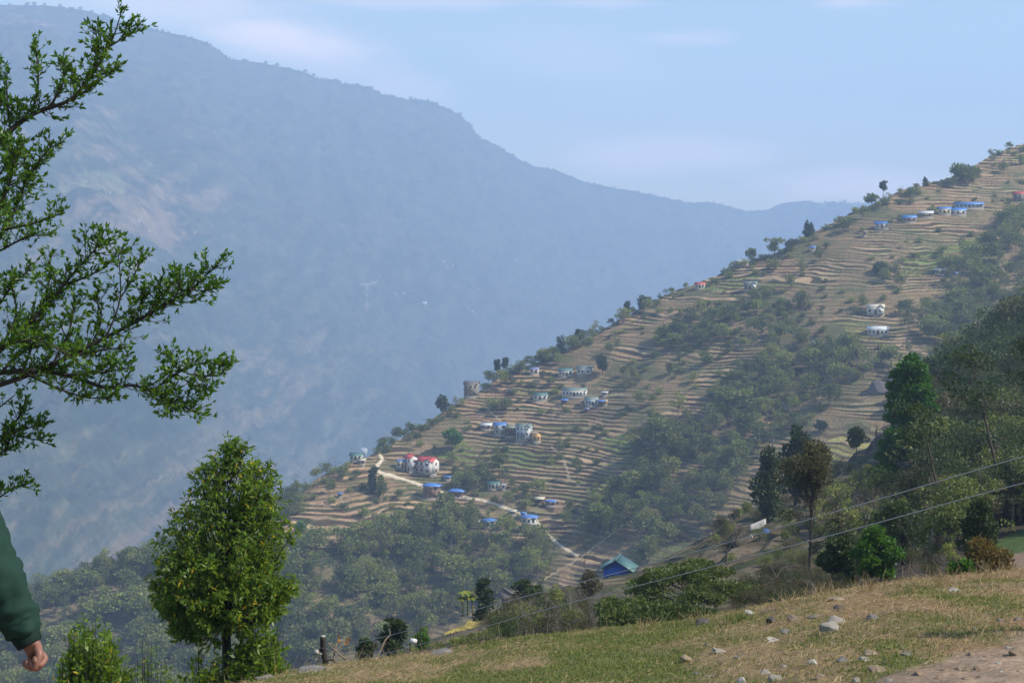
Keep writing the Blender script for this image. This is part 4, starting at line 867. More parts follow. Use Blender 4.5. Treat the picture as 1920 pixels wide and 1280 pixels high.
def laurel():
    Y0 = 25.; S = Y0/F; base = Vector(((428-CX)*S, Y0, float(zfg((428-CX)*S, Y0)))); root = empty('teardrop_tree', base); rg = np.random.default_rng(9); wood = MB()
    top = (HY-826)*S-base.z
    prof = [(826, 4, 440), (845, 32, 438), (870, 60, 436), (900, 84, 434), (930, 100, 434), (960, 112, 434), (1000, 122, 428), (1035, 126, 422), (1070, 128, 420), (1105, 126, 420), (1140, 112, 418), (1165, 94, 414), (1185, 60, 400), (1200, 20, 390)]
    ys = [p[0] for p in prof]; W = lambda y: np.interp(y, ys, [p[1] for p in prof]); CC = lambda y: np.interp(y, ys, [p[2] for p in prof])
    P3 = lambda x, d, y: Vector(((x-CX)*S, Y0+d*S, (HY-y)*S))-base
    fork = P3(424, 0, 1175)
    wood.tube(smooth_path([(0, 0, -.3), P3(428, 0, 1330), P3(426, 0, 1240), fork]), [.10]*3+[.085]*5+[.075]*5, 9, False)
    LP, LD = [], []
    for k in range(215):
        a = k*2.39996; ty = rg.random()**.8; y1 = 830+ty*350; w = W(y1)*math.sqrt(rg.uniform(.4 if y1 < 1080 else .6, 1.0))*1.06; xe = CC(y1)+math.cos(a)*w; de = math.sin(a)*w
        ys_ = min(1172, y1+60+w*rg.uniform(.9, 1.5)); ys_ = max(ys_, y1+20); st = P3(CC(ys_)+(xe-CC(ys_))*.05, de*.05, min(ys_, 1172)); e = P3(xe, de, y1)
        mid = st.lerp(e, .5)+Vector((math.cos(a), math.sin(a), 0))*w*S*.06+Vector((0, 0, -.04))
        path = smooth_path([st, mid, e], 4); tube_branches(wood, path, .011+.02*rg.random()*ty+.004, .003, 5)
        for q in range(19):
            t = rg.uniform(.28 if y1 < 950 else .45 if y1 < 1040 else .68, 1)*(len(path)-1.01); j = int(t); b = path[j].lerp(path[j+1], t-j); d = (path[j+1]-path[j]).normalized()
            tw = b+(d*.7+Vector(rg.normal(size=3))*.65).normalized()*rg.uniform(.08, .24)
            wood.tube([b, tw], [.004, .0015], 3, False)
            for z in range(6):
                s_ = rg.uniform(.35, 1.05); LP.append(b.lerp(tw, s_)); LD.append((tw-b).normalized()*.5+Vector(rg.normal(size=3))*.6+Vector((0, 0, -.25)))
    # leading shoots
    for x, y in ((440, 822), (425, 842), (452, 848), (414, 862), (470, 872), (402, 880), (482, 896)):
        e = P3(x, rg.normal()*8, y); b = e+Vector((rg.normal()*.02, 0, -.3)); wood.tube([b, e], [.006, .002], 4, False)
        for z in range(30): LP.append(b.lerp(e, rg.random())); LD.append(Vector((rg.normal(), rg.normal(), .7)))
    wood.build('trunk', M['bark_dark'], root, True)
    P = np.array(LP); D = np.array(LD); pyy = HY-(P[:, 2]+base.z)/S; pxx = CX+(P[:, 0]+base.x)/S
    keep = (np.abs(pxx-CC(pyy)) < W(pyy)+14+rg.normal(size=len(P))*5); P = P[keep]; D = D[keep]; n = len(P)
    sz = .098*(.6+.7*rg.random(n)); V, Fq = leafgeo(P, D, sz, sz*.38, rg, .12)
    tn = rg.random(n)*.62+.1+.15*fbm(P[:, 0]*2, P[:, 2]*2, 2, 8); tn = np.where(rg.random(n) < .028, 1.3, tn); v = np.where(tn > 1, 1., rg.random(n)*.5)
    mkobj('crown', mkmesh('teardrop_crown', V, Fq, M['leaf laurel'], {'v': np.repeat(v, 4), 'tint': np.repeat(np.clip(tn, 0, 1.), 4)}), root)
    tag(root, 'teardrop-shaped glossy green tree with a few yellow leaves standing before the valley', 'tree'); print('laurel leaves', n)
laurel()
def upright_bush(name, px, Y, top, w_px, n_shoot, label, mat, leaf=.1, lps=26, bare_frac=0., seed=0, spread=.25):
    S = Y/F; x = (px-CX)*S; base = Vector((x, Y, float(zfg(x, Y)))); root = empty(name, base); rg = np.random.default_rng(seed); wood = MB(); LP, LD = [], []
    H = (HY-top)*S-base.z; w = w_px*S
    for k in range(n_shoot):
        a = rg.random()*6.28; r = math.sqrt(rg.random()); ex = Vector((math.cos(a)*r*w*.5, math.sin(a)*r*w*.5, H*rg.uniform(.62, 1)*(1-.28*r*r))); st = Vector((ex.x*.15, ex.y*.15, -.1)); mid = st.lerp(ex, .5)+Vector((ex.x*.2, ex.y*.2, 0))
        p = smooth_path([st, mid, ex], 4); tube_branches(wood, p, .014, .003, 5); m_ = lps if rg.random() > bare_frac else 4
        for q in range(m_):
            t = rg.uniform(.45, 1)**.8*(len(p)-1.01); j = int(t); b = p[j].lerp(p[j+1], t-j)+Vector(rg.normal(size=3))*w*.035; LP.append(b); LD.append(Vector((rg.normal()*.8, rg.normal()*.8, .55+rg.normal()*.4)))
    wood.build('stem', M['bark_dark'], root)
    P = np.array(LP); D = np.array(LD); n = len(P); sz = leaf*(.6+.7*rg.random(n)); V, Fq = leafgeo(P, D, sz, sz*.4, rg, .1)
    tn = rg.random(n)*.6+.2; v = rg.random(n)*.6; yl = rg.random(n) < .012; tn[yl] = 1.; v[yl] = 1
    mkobj('foliage', mkmesh(name+'_foliage', V, Fq, M[mat], {'v': np.repeat(v, 4), 'tint': np.repeat(tn, 4)}), root)
    tag(root, label, 'bush')
upright_bush('leafy_shrub', 172, 22, 1142, 165, 520, 'bright green leafy shrub at the bottom left beside the walking arm', 'leaf laurel', .11, 40, 0, 1)
upright_bush('sparse_shrub', 275, 22, 1172, 130, 120, 'thin twiggy half-bare shrub between the leafy shrub and the teardrop tree', 'leaf laurel', .065, 30, .2, 2)
upright_bush('leafy_shrub', 485, 24.5, 1150, 125, 260, 'leafy green shrub growing at the right foot of the teardrop tree', 'leaf laurel', .11, 30, 0, 3)
upright_bush('leafy_shrub', 388, 24.5, 1190, 120, 220, 'low leafy shrub at the left foot of the teardrop tree', 'leaf laurel', .11, 26, .1, 4)

special_trees()
plant_forests()
realise()
# ------------------------------------------------------------------ buildings
def roofmat(name, c, r=.45): M[name] = mat_plain('roof_'+name.replace(' ', '_'), c, r, .18, .8, .5)
roofmat('blue', (.075, .20, .52)); roofmat('red', (.46, .07, .06)); roofmat('teal', (.075, .17, .17), .6); roofmat('grey green', (.17, .22, .20)); roofmat('olive', (.22, .26, .18))
roofmat('tin', (.60, .62, .62), .35); roofmat('beige tin', (.52, .47, .38), .6); roofmat('slate', (.13, .115, .11), .8); roofmat('thatch', (.27, .21, .14), .95); roofmat('purple', (.16, .18, .36)); roofmat('pale cyan', (.38, .47, .50))
def wallmat(name, c, r=.85): M['w '+name] = mat_plain('wall_'+name.replace(' ', '_'), c, r, .14, 1.1, .2)
wallmat('white', (.60, .59, .55)); wallmat('cream', (.66, .60, .42)); wallmat('stone', (.27, .24, .20)); wallmat('brown', (.26, .16, .11)); wallmat('bluewhite', (.46, .52, .56)); wallmat('orange', (.62, .36, .12)); wallmat('wood', (.13, .09, .065)); wallmat('greenwhite', (.48, .55, .48)); wallmat('blue', (.03, .12, .55))
M['pane'] = mat_plain('window_glass', (.06, .065, .075), .2, .1, 2, .5); M['frame'] = mat_plain('window_frame', (.42, .40, .36), .7); M['redtrim'] = mat_plain('red_trim', (.42, .07, .06), .6); M['door'] = mat_plain('door_wood', (.12, .08, .06), .7)
def lift(mb, mt): mb.v = [tuple(mt@Vector(v)) for v in mb.v]; return mb
def house(px, py, w_px, h_px, label, roof='blue', wall='white', shape='gable', yaw=-13, storeys=1, nw=3, depth=.5, Y=None, name='house', cat='house', over=.45, base='stone', trim=None, gable_front=None, porch=False, open_=False, group=None, dy=0):
    P = un(px, py, Y) if Y else surf(px, py); k = P.y/F; w = w_px*k/(math.cos(R(yaw))+depth*.8*abs(math.sin(R(yaw)))); d = w*depth; H = h_px*k
    rise = {'gable': .30*d, 'hip': .28*d, 'shed': .16*d}[shape]; hw = max(H-rise*.9, H*.5); z0 = 0
    root = empty(name, P+Vector((0, d*.45, .7 if P.y > 250 else 0.)), R(yaw)); t = .07
    hx, hy = w/2, d/2
    wl = MB()
    if open_:
        for sx in (-1, 1):
            for sy in (-1, 1): q = MB().box(sx*hx*.92-.09, sx*hx*.92+.09, sy*hy*.9-.09, sy*hy*.9+.09, -1.2, hw); q.build('post', M['w wood'], root)
        wl.box(-hx*.86, hx*.86, hy*.2, hy*.84, -1.2, hw*.95); wl.build('wall', M['w '+wall], root)
    else:
        wl.box(-hx, hx, -hy, hy, 0, hw)
        if shape == 'gable':
            for sx in (-1, 1): wl.add([(sx*hx, -hy, hw), (sx*hx, hy, hw), (sx*hx, 0, hw+rise), (sx*(hx-.15), -hy, hw), (sx*(hx-.15), hy, hw), (sx*(hx-.15), 0, hw+rise)], [(0, 1, 2), (3, 5, 4), (0, 2, 5, 3), (1, 4, 5, 2)])
        wl.build('wall', M['w '+wall], root)
        MB().box(-hx-.12, hx+.12, -hy-.12, hy+.12, -3.2, .12).build('plinth', M['w '+base], root)
    r = MB(); o = over
    if shape == 'gable':
        sl_ = rise/hy
        for sy in (-1, 1):
            e = (-hx-o, sy*(hy+o), hw-sl_*o); 
            v = [(-hx-o, sy*(hy+o), hw-sl_*o), (hx+o, sy*(hy+o), hw-sl_*o), (hx+o, 0, hw+rise), (-hx-o, 0, hw+rise)]
            v = [(a, b, c+.03) for a, b, c in v]; r.add(v+[(a, b, c+t+.02) for a, b, c in v], [(0, 1, 2, 3), (7, 6, 5, 4), (0, 4, 5, 1), (1, 5, 6, 2), (2, 6, 7, 3), (3, 7, 4, 0)])
        r.box(-hx-o-.05, hx+o+.05, -.14, .14, hw+rise+t+.02, hw+rise+t+.1)
    elif shape == 'hip':
        rl = max(w-d, w*.2)/2; v = [(-hx-o, -hy-o, hw), (hx+o, -hy-o, hw), (hx+o, hy+o, hw), (-hx-o, hy+o, hw), (-rl, 0, hw+rise*1.15), (rl, 0, hw+rise*1.15)]
        v = v+[(a, b, hw-.1) for a, b, c in v[:4]]
        r.add(v, [(0, 1, 5, 4), (1, 2, 5), (2, 3, 4, 5), (3, 0, 4), (6, 7, 1, 0), (7, 8, 2, 1), (8, 9, 3, 2), (9, 6, 0, 3), (9, 8, 7, 6)])
    else:
        v = [(-hx-o, -hy-o, hw-.05), (hx+o, -hy-o, hw-.05), (hx+o, hy+o, hw+rise*2), (-hx-o, hy+o, hw+rise*2)]; r.add(v+[(a, b, c+t) for a, b, c in v], [(0, 1, 2, 3), (7, 6, 5, 4), (0, 4, 5, 1), (1, 5, 6, 2), (2, 6, 7, 3), (3, 7, 4, 0)])
        if not open_:
            wl2 = MB()
            for sx in (-1, 1): wl2.add([(sx*hx, -hy, hw), (sx*hx, hy, hw), (sx*hx, hy, hw+rise*1.7), (sx*(hx-.1), -hy, hw), (sx*(hx-.1), hy, hw), (sx*(hx-.1), hy, hw+rise*1.7)], [(0, 1, 2), (3, 5, 4), (0, 2, 5, 3), (1, 4, 5, 2)])
            wl2.box(-hx+.01, hx-.01, hy-.1, hy-.01, hw, hw+rise*1.65); wl2.build('upper_wall', M['w '+wall], root)
    rf = r.build('roof', M[roof], root)
    if trim: MB().box(-hx-o, hx+o, -hy-o-.06, -hy-o, hw-rise/hy*o-.15, hw-rise/hy*o+.12).build('eave_board', M[trim], root)
    if open_: return tag(root, label, cat, group)
    sh = hw/storeys; ww, wh = min(.95, w/(nw*2.3)), min(1.1, sh*.38)
    big = w_px >= 20
    def window(x, z, side=0):
        fr = MB(); pn = MB()
        if side == 0: fr.box(x-ww/2-.1, x+ww/2+.1, -hy-.06, -hy+.02, z-.1, z+wh+.1); pn.box(x-ww/2, x+ww/2, -hy-.09, -hy-.05, z, z+wh)
        else: fr.box(hx-.02, hx+.06, x-ww/2-.1, x+ww/2+.1, z-.1, z+wh+.1); pn.box(hx+.05, hx+.09, x-ww/2, x+ww/2, z, z+wh)
        f = fr.build('window', M['redtrim' if trim else 'frame'], root); pn.build('pane', M['pane'], f)
    for s_ in range(storeys):
        for i in range(nw):
            x = (i+.5)/nw*w-hx
            if s_ == 0 and i == nw//2 and nw > 1:
                MB().box(x-.5, x+.5, -hy-.08, -hy+.02, .0+.13, min(2.05, sh*.8)).build('door', M['door'], root); continue
            window(x, s_*sh+sh*.32)
        if big: window(0, s_*sh+sh*.32, 1)
    if porch:
        g = MB(); gx, gw, gd = hx*.55, w*.17, hy*.55
        g.box(gx-gw, gx+gw, -hy-gd, -hy+.02, 0, hw*.98); gb = g.build('bay', M['w white'], root)
        r2 = MB(); y0, y1 = -hy-gd-.35, 0; zz = hw+rise*.95
        for s2 in (-1, 1):
            v = [(gx+s2*(gw+.35), y0, hw-.1), (gx+s2*(gw+.35), y1, hw-.1), (gx, y1, zz), (gx, y0, zz)]; r2.add(v+[(a, b, c+t) for a, b, c in v], [(0, 1, 2, 3), (7, 6, 5, 4), (0, 4, 5, 1), (1, 5, 6, 2), (2, 6, 7, 3), (3, 7, 4, 0)])
        r2.build('bay_roof', M[roof], root); MB().add([(gx-gw, y0+.3, hw-.05), (gx+gw, y0+.3, hw-.05), (gx, y0+.3, zz-.1), (gx-gw, y0+.4, hw-.05), (gx+gw, y0+.4, hw-.05), (gx, y0+.4, zz-.1)], [(0, 1, 2), (3, 5, 4), (0, 3, 4, 1), (1, 4, 5, 2), (2, 5, 3, 0)]).build('gable', M['w white'], root)
        for s_ in range(storeys):
            f = MB().box(gx-gw*.5, gx+gw*.5, -hy-gd-.07, -hy-gd+.02, s_*sh+sh*.3, s_*sh+sh*.3+wh).build('window', M['redtrim' if trim else 'frame'], root)
            MB().box(gx-gw*.38, gx+gw*.38, -hy-gd-.1, -hy-gd-.06, s_*sh+sh*.35, s_*sh+sh*.27+wh).build('pane', M['pane'], f)
    if storeys > 1:
        bl = MB().box(-hx, hx*.2, -hy-.75, -hy-.002, sh-.12, sh); bl.box(-hx, hx*.2, -hy-.75, -hy-.70, sh+.002, sh+.12).box(-hx, hx*.2, -hy-.75, -hy-.70, sh+.6, sh+.7)
        for i in range(7): x = -hx+(hx*1.2-.06)*i/6; bl.box(x, x+.06, -hy-.748, -hy-.702, sh+.12, sh+.6)
        bl.build('balcony', M['redtrim' if trim else 'w wood'], root)
    return tag(root, label, cat, group)
def houses():
    Hs = house
    Hs(884, 746, 28, 27, 'dark stone house with slate roof on the steep edge of the ridge', 'slate', 'stone', storeys=2, nw=3)
    Hs(800, 890, 44, 29, 'larger red-roofed white house by the road', 'red', 'white', storeys=2, nw=4, trim='redtrim', porch=True, yaw=-32)
    Hs(771, 886, 25, 30, 'narrow tall red-roofed white house with stone ground floor', 'red', 'white', storeys=2, nw=2, yaw=-58, base='stone', depth=.8, trim='redtrim')
    Hs(752, 880, 17, 15, 'small blue-roofed cream hut left of the red-roofed houses', 'blue', 'cream', nw=2, shape='hip')
    Hs(681, 852, 14, 11, 'small cream pavilion with pale roof at the tip of the ridge', 'pale cyan', 'cream', 'hip', nw=2)
    Hs(668, 866, 24, 13, 'teal-roofed low house at the tip of the ridge', 'teal', 'greenwhite', nw=3)
    Hs(678, 872, 14, 7, 'grey lean-to shed below the teal-roofed house', 'beige tin', 'stone', 'shed', nw=2, name='shed', cat='shed')
    Hs(809, 936, 31, 26, 'brown two-storey house under a wide blue roof beside the road', 'blue', 'brown', 'hip', storeys=2, nw=3, over=.9)
    Hs(856, 934, 27, 13, 'low house under a blue roof directly below the road', 'blue', 'brown', 'hip', nw=3, over=.9)
    Hs(839, 901, 12, 5, 'small shed with blue sheet roof above the road', 'blue', 'stone', 'shed', nw=1, name='shed', cat='shed')
    Hs(912, 808, 20, 9, 'open white-roofed shed left of the grey village houses', 'tin', 'stone', 'shed', nw=2, name='shed', cat='shed')
    Hs(938, 818, 24, 21, 'two-storey grey-white house with blue roof in the village row', 'blue', 'bluewhite', storeys=2, nw=2)
    Hs(960, 820, 26, 19, 'dark-fronted house with olive green roof in the middle of the village row', 'olive', 'wood', storeys=2, nw=3)
    Hs(983, 829, 30, 30, 'tall three-storey grey house with green roof and white gable', 'grey green', 'bluewhite', storeys=3, nw=4, porch=True)
    Hs(1003, 831, 20, 17, 'small ochre-walled house with brown roof at the right end of the village row', 'thatch', 'orange', nw=2, yaw=-50)
    Hs(991, 832, 9, 9, 'tiny white-roofed lean-to before the ochre-walled house', 'tin', 'wood', 'shed', nw=1, name='shed', cat='shed')
    Hs(1061, 708, 27, 14, 'cream house with teal roof on the upper terraces', 'teal', 'white', nw=4)
    Hs(1097, 704, 30, 15, 'white farmhouse with grey-green roof and front gable on the upper terraces', 'grey green', 'white', nw=4, porch=True)
    Hs(1002, 703, 17, 11, 'small house with violet-blue roof near the ridge edge', 'purple', 'white', nw=2)
    Hs(1078, 746, 47, 16, 'long white building with grey-green roof and a row of windows', 'grey green', 'white', nw=7, depth=.3)
    Hs(1014, 753, 27, 13, 'low white house with green roof left of the long building', 'teal', 'white', nw=3)
    Hs(1110, 763, 25, 16, 'grey-roofed white house below the long building', 'grey green', 'bluewhite', nw=4)
    Hs(1127, 763, 11, 9, 'open shelter under blue plastic beside the grey-roofed house', 'blue', 'wood', 'shed', open_=True, name='shelter', cat='shelter')
    Hs(1092, 761, 7, 7, 'little orange-walled shed left of the grey-roofed house', 'beige tin', 'orange', 'shed', nw=1, name='shed', cat='shed')
    Hs(1135, 761, 7, 7, 'little orange-walled shed right of the blue plastic shelter', 'beige tin', 'orange', 'shed', nw=1, name='shed', cat='shed')
    Hs(1058, 759, 12, 7, 'small shelter under blue plastic left below the long building', 'blue', 'wood', 'shed', open_=True, name='shelter', cat='shelter')
    Hs(1134, 744, 11, 6, 'small white-roofed shed right of the long building', 'tin', 'stone', 'shed', nw=1, name='shed', cat='shed')
    Hs(1100, 774, 8, 5, 'tiny purple-blue plastic shelter on a terrace', 'purple', 'wood', 'shed', open_=True, name='shelter', cat='shelter')
    Hs(926, 919, 22, 13, 'teal-roofed house among trees above the road', 'teal', 'greenwhite', nw=3)
    Hs(944, 919, 9, 8, 'white hut right beside the teal-roofed house among trees', 'tin', 'white', 'shed', nw=1, name='shed', cat='shed')
    Hs(1011, 950, 18, 12, 'shed with rusty pale roof and white pillar above the road', 'beige tin', 'wood', 'shed', open_=True, name='shelter', cat='shelter')
    Hs(1033, 951, 20, 10, 'low blue-roofed house right of the rusty shed', 'blue', 'brown', 'hip', nw=2)
    Hs(993, 1000, 28, 31, 'white two-storey house with bright blue roof below the road', 'blue', 'white', 'hip', storeys=2, nw=3, over=.8)
    Hs(981, 972, 9, 8, 'tiny blue-roofed shed above the white two-storey house', 'blue', 'stone', 'shed', nw=1, name='shed', cat='shed')
    Hs(917, 992, 25, 15, 'small white house with blue roof among the lower trees', 'blue', 'bluewhite', 'hip', nw=3, over=.7)
    Hs(891, 990, 15, 11, 'brown shed with pale roof left of the small blue-roofed white house', 'beige tin', 'wood', 'shed', nw=1, name='shed', cat='shed')
    Hs(961, 968, 13, 7, 'pale-roofed shed between trees below the road', 'beige tin', 'stone', 'shed', nw=1, name='shed', cat='shed')
    Hs(1648, 632, 40, 15, 'long white house with shiny tin roof among the right-hand trees', 'tin', 'white', nw=5, depth=.45)
    Hs(1643, 593, 34, 18, 'white house with beige roof on the right-hand terraces', 'beige tin', 'white', nw=3, porch=True)
    Hs(1763, 516, 20, 9, 'white-roofed hut at the edge of the right-hand wood', 'tin', 'stone', 'shed', nw=2)
    Hs(1789, 520, 14, 7, 'small blue-roofed hut half hidden by the right-hand wood', 'blue', 'bluewhite', nw=1)
    Hs(1313, 543, 19, 10, 'white cottage with reddish roof at the left end of the green crest field', 'red', 'white', nw=3)
    Hs(1408, 546, 25, 15, 'grey house with white gable below the green crest field', 'grey green', 'stone', nw=3, porch=True)
    Hs(1391, 500, 27, 10, 'low cream house with flat pale roof on the crest', 'pale cyan', 'cream', 'hip', nw=3)
    Hs(1655, 431, 27, 12, 'blue-roofed white house at the lower left of the hamlet row', 'blue', 'white', nw=3)
    Hs(1706, 419, 27, 12, 'blue-roofed house standing alone in the hamlet row', 'blue', 'stone', nw=3)
    Hs(1738, 409, 27, 9, 'long shed with gleaming white roof in the hamlet row', 'tin', 'stone', 'shed', nw=2, name='shed', cat='shed')
    Hs(1772, 404, 24, 13, 'cream house with blue roof in the middle of the hamlet row', 'blue', 'cream', nw=3)
    Hs(1798, 405, 30, 12, 'white-walled blue-roofed house in front of the long hamlet building', 'blue', 'white', nw=3)
    Hs(1818, 393, 52, 10, 'longest blue-roofed building at the right end of the hamlet row', 'blue', 'bluewhite', nw=7, depth=.2, yaw=-6)
    Hs(1914, 381, 26, 19, 'red-roofed house at the right picture edge', 'red', 'stone', storeys=2, nw=3)
    Hs(1524, 471, 11, 7, 'tiny blue-roofed hut on the upper left terraces', 'blue', 'white', nw=1)
    Hs(1528, 657, 14, 15, 'small shrine-like house with pale teal pyramid roof among trees', 'teal', 'white', 'hip', nw=1)
    Hs(1622, 444, 9, 8, 'tiny pale hut below the lower left end of the hamlet row', 'thatch', 'stone', nw=1)
    Hs(637, 934, 7, 6, 'tiny blue plastic hut on the lowest terraces', 'blue', 'wood', 'shed', nw=1, name='shed', cat='shed')
    Hs(722, 978, 14, 7, 'grey-roofed shed at the foot of the lower left terraces', 'pale cyan', 'wood', 'shed', nw=1, name='shed', cat='shed')
    Hs(1000, 684, 7, 4, 'tiny white-roofed shed above the cream teal-roofed house', 'tin', 'stone', 'shed', nw=1, name='shed', cat='shed')
    Hs(1656, 862, 30, 30, 'pale sheet-covered shelter behind the tall bright green tree', 'tin', 'white', 'gable', nw=1, Y=330, name='shelter', cat='shelter')
    Hs(953, 1142, 22, 30, 'cream house gable showing through the dark scrub', 'slate', 'cream', 'gable', nw=2, Y=150, yaw=-70)
    Hs(1160, 1086, 46, 35, 'house with teal roof and bright blue gable in the centre', 'teal', 'blue', 'gable', nw=2, yaw=76, depth=1.3, over=.9, Y=236)
    # settlements on the far mountain
    for i, (x, y, w, l) in enumerate(((259, 417, 9, 'white hut at the top right of the far mountain fields'), (220, 445, 8, 'white hut at the left of the far mountain fields'), (278, 440, 8, 'white hut at the lower right of the far mountain fields'), (193, 354, 6, 'upper of two specks of huts above the far mountain fields'), (205, 364, 6, 'lower of two specks of huts above the far mountain fields'),
        (795, 572, 14, 'long pale building far off in the blue mountain haze'), (756, 553, 7, 'small pale hut left above the long far building'), (742, 556, 6, 'faint hut near the pale landslide'), (832, 493, 7, 'pale hut highest on the hazy far slope'), (848, 500, 6, 'pale hut right of the highest one on the hazy slope'), (838, 503, 5, 'faint hut under the highest one on the hazy slope'), (966, 491, 6, 'lone faint hut on the hazy slope'), (705, 527, 5, 'faint hut above the landslide'), (885, 586, 6, 'faint hut right of the long far building'))):
        Hs(x, y, w*.75, w*.38, l, 'beige tin', 'bluewhite', 'gable', nw=2, group='huts on the far mountain')
houses()

# ------------------------------------------------------------------ rocks, tarpaulins, post, cables
import bmesh
def rockmat(n, c): M[n] = mat_plain('rock_'+n.replace(' ', '_'), c, .9, .35, 9, .2)
rockmat('pale stone', (.27, .245, .205)); rockmat('grey stone', (.17, .16, .145)); rockmat('buff stone', (.24, .185, .125)); rockmat('dark stone', (.085, .075, .068)); rockmat('brown stone', (.19, .145, .105)); rockmat('boulder', (.13, .115, .12)); rockmat('white stone', (.36, .345, .31))
def rock_me(sx, sy, sz, seed, mat, n=15, bev=.06):
    rg = np.random.default_rng(seed); bm = bmesh.new()
    for p in unit(rg.normal(size=(n, 3)))*(.75+.3*rg.random((n, 1))): bm.verts.new((p[0]*sx, p[1]*sy, p[2]*sz))
    r = bmesh.ops.convex_hull(bm, input=bm.verts)
    bmesh.ops.delete(bm, geom=[v for v in bm.verts if not v.link_faces], context='VERTS')
    bmesh.ops.bevel(bm, geom=bm.edges[:], offset=bev*min(sx, sy, sz)*1.2, segments=1, profile=.5, affect='EDGES', clamp_overlap=True)
    bmesh.ops.triangulate(bm, faces=bm.faces[:]); bmesh.ops.subdivide_edges(bm, edges=bm.edges[:], cuts=1)
    for v in bm.verts:
        c = v.co; k = 1+.10*float(fbm(c.x/sx*1.8+seed, c.y/sy*1.8+c.z/sz, 3, seed)); v.co = c*k
    me = bpy.data.meshes.new('rock'); bm.to_mesh(me); bm.free(); me.materials.append(M[mat]); return me
def fgpoint(px, py):
    Y = np.arange(4, 24, .02); x = (px-CX)/F*Y; z = zfg(x, Y); p = HY-F*z/Y; k = np.argmax(p <= py)
    if p[k] > py: k = int(np.argmin(p))
    return Vector((x[k], Y[k], z[k]))
def rock(px, py, w, h, mat, label, name='rock', flat=1.0, seed=None, rot=None, group=None, sink=.3):
    P = fgpoint(px, py+h*.2); k = P.y/F; sd = seed if seed is not None else int(px+py*3)
    o = mkobj(name, rock_me(w*k/2, w*k/2*.9*flat, h*k/2*1.0, sd, mat, 26)); o.location = P+Vector((0, 0, h*k*.5*(1-sink)-.012)); tl = .08 if w > 40 and h < 14 and mat != 'pale stone' else 1; o.rotation_euler = (tl*(0.3+.15*math.sin(sd)), tl*.2*math.cos(sd*2.), rot if rot is not None else (sd*.7) % .8-.4)
    return tag(o, label, 'rock' if name != 'stick' else 'stick', group)
def rocks():
    big = [(1555,1180,48,26,'pale stone','largest pale slanted slab in the middle of the stones on the slope'), (1568,1166,42,16,'pale stone','pale slab lying just behind the largest slanted slab'), (1445,1164,22,20,'dark stone','round dark brown lump standing on the slope'), (1487,1161,32,16,'brown stone','brown-grey stone right of the round dark lump'),
     (1526,1156,24,9,'grey stone','low grey stone between the brown-grey stone and the pale slabs'), (1410,1148,30,9,'white stone','whitish flat stone on the crest left of the round dark lump'), (1319,1166,34,13,'dark stone','brown flat boulder on the crest beside the spreading tree'), (1474,1185,27,12,'grey stone','grey flat stone below the round dark lump'), (1637,1158,30,12,'grey stone','bluish grey stone alone in the upper grass'),
     (1573,1141,28,11,'dark stone','dark slate piece near the crest'), (1568,1123,42,10,'buff stone','buff rock breaking the crest line'), (1791,1107,30,12,'pale stone','bluish white stone at the left end of the trampled strip'), (1452,1201,34,4.5,'white stone','thin white splinter lying in the grass'), (1348,1221,30,12,'pale stone','pale stone alone in the green grass'),
     (1526,1242,26,14,'white stone','bright white stone in the lower straw'), (1579,1238,30,11,'grey stone','grey stone right of the bright white one'), (1623,1236,30,12,'pale stone','pale stone under the pinkish slab'), (1632,1225,34,14,'buff stone','pinkish slab in the straw above the buff boulder'), (1644,1256,40,18,'buff stone','large buff boulder at the edge of the bare earth'),
     (1662,1240,16,7,'grey stone','small grey stone above the large buff boulder'), (1700,1225,27,10,'grey stone','flat grey stone at the upper edge of the bare earth'), (1905,1223,34,20,'buff stone','half-buried stone in the bare earth at the right edge'), (1434,1260,24,11,'pale stone','pale stone left of the lower cluster'), (1455,1272,34,16,'pale stone','wide pale stone of the lowest cluster'), (1392,1277,26,14,'white stone','white stone cut by the bottom edge'), (1287,1236,30,20,'buff stone','rounded buff stone at the left of the stony patch'),
     (1605,1275,24,12,'pale stone','pale stone at the bottom edge under the buff boulder'), (1536,1271,28,14,'buff stone','buff stone at the bottom edge'), (1828,1178,14,6,'grey stone','small bluish stone in the straw on the right'), (1875,1162,14,8,'grey stone','small grey stone near the right edge'), (1909,1160,18,9,'grey stone','grey stone at the right edge of the grass'), (1878,1258,9,5,'white stone','tiny white pebble on the bare earth'),
     (830,1222,52,12,'grey stone','flat grey ledge on the crest right of the white box'), (590,1255,84,7,'grey stone','long flat grey ledge under the wooden post'), (498,1266,46,8,'grey stone','flat grey ledge at the left end of the crest')]
    for r in big: rock(*r)
    for i in range(74):
        if i < 50: x, y = rng.uniform(1290, 1760), rng.uniform(1195, 1279)
        else: x, y = rng.uniform(1000, 1900), rng.uniform(1150, 1275)
        if any(abs(x-b[0]) < b[2]*.6 and abs(y-b[1]) < 9 for b in big): continue
        if y < np.interp(x, [1000, 1200, 1400, 1600, 1900], [1205, 1190, 1155, 1120, 1095]): continue
        w = rng.uniform(4, 13) if i % 3 else rng.uniform(10, 19); rock(x, y, w, w*rng.uniform(.4, .65), ['pale stone', 'grey stone', 'buff stone', 'white stone'][rng.choice(4, p=[.35, .3, .27, .08])], 'small stone among the straw on the foreground slope', 'stone', group='small stones strewn over the foreground slope', seed=900+i, sink=.45)
    for i in range(46):
        x = rng.uniform(1600, 1915); y = rng.uniform(1225, 1279)
        if float(dirtmask(x, y)) < .6: continue
        w = rng.uniform(7, 24); rock(x, y, w, w*.55, 'clod', 'clod of dry earth on the bare patch', 'earth_clod', group='earth clods on the bare patch', seed=1200+i, sink=.5)['category'] = 'clod'
rockmat('clod', (.22, .16, .11)); rocks()
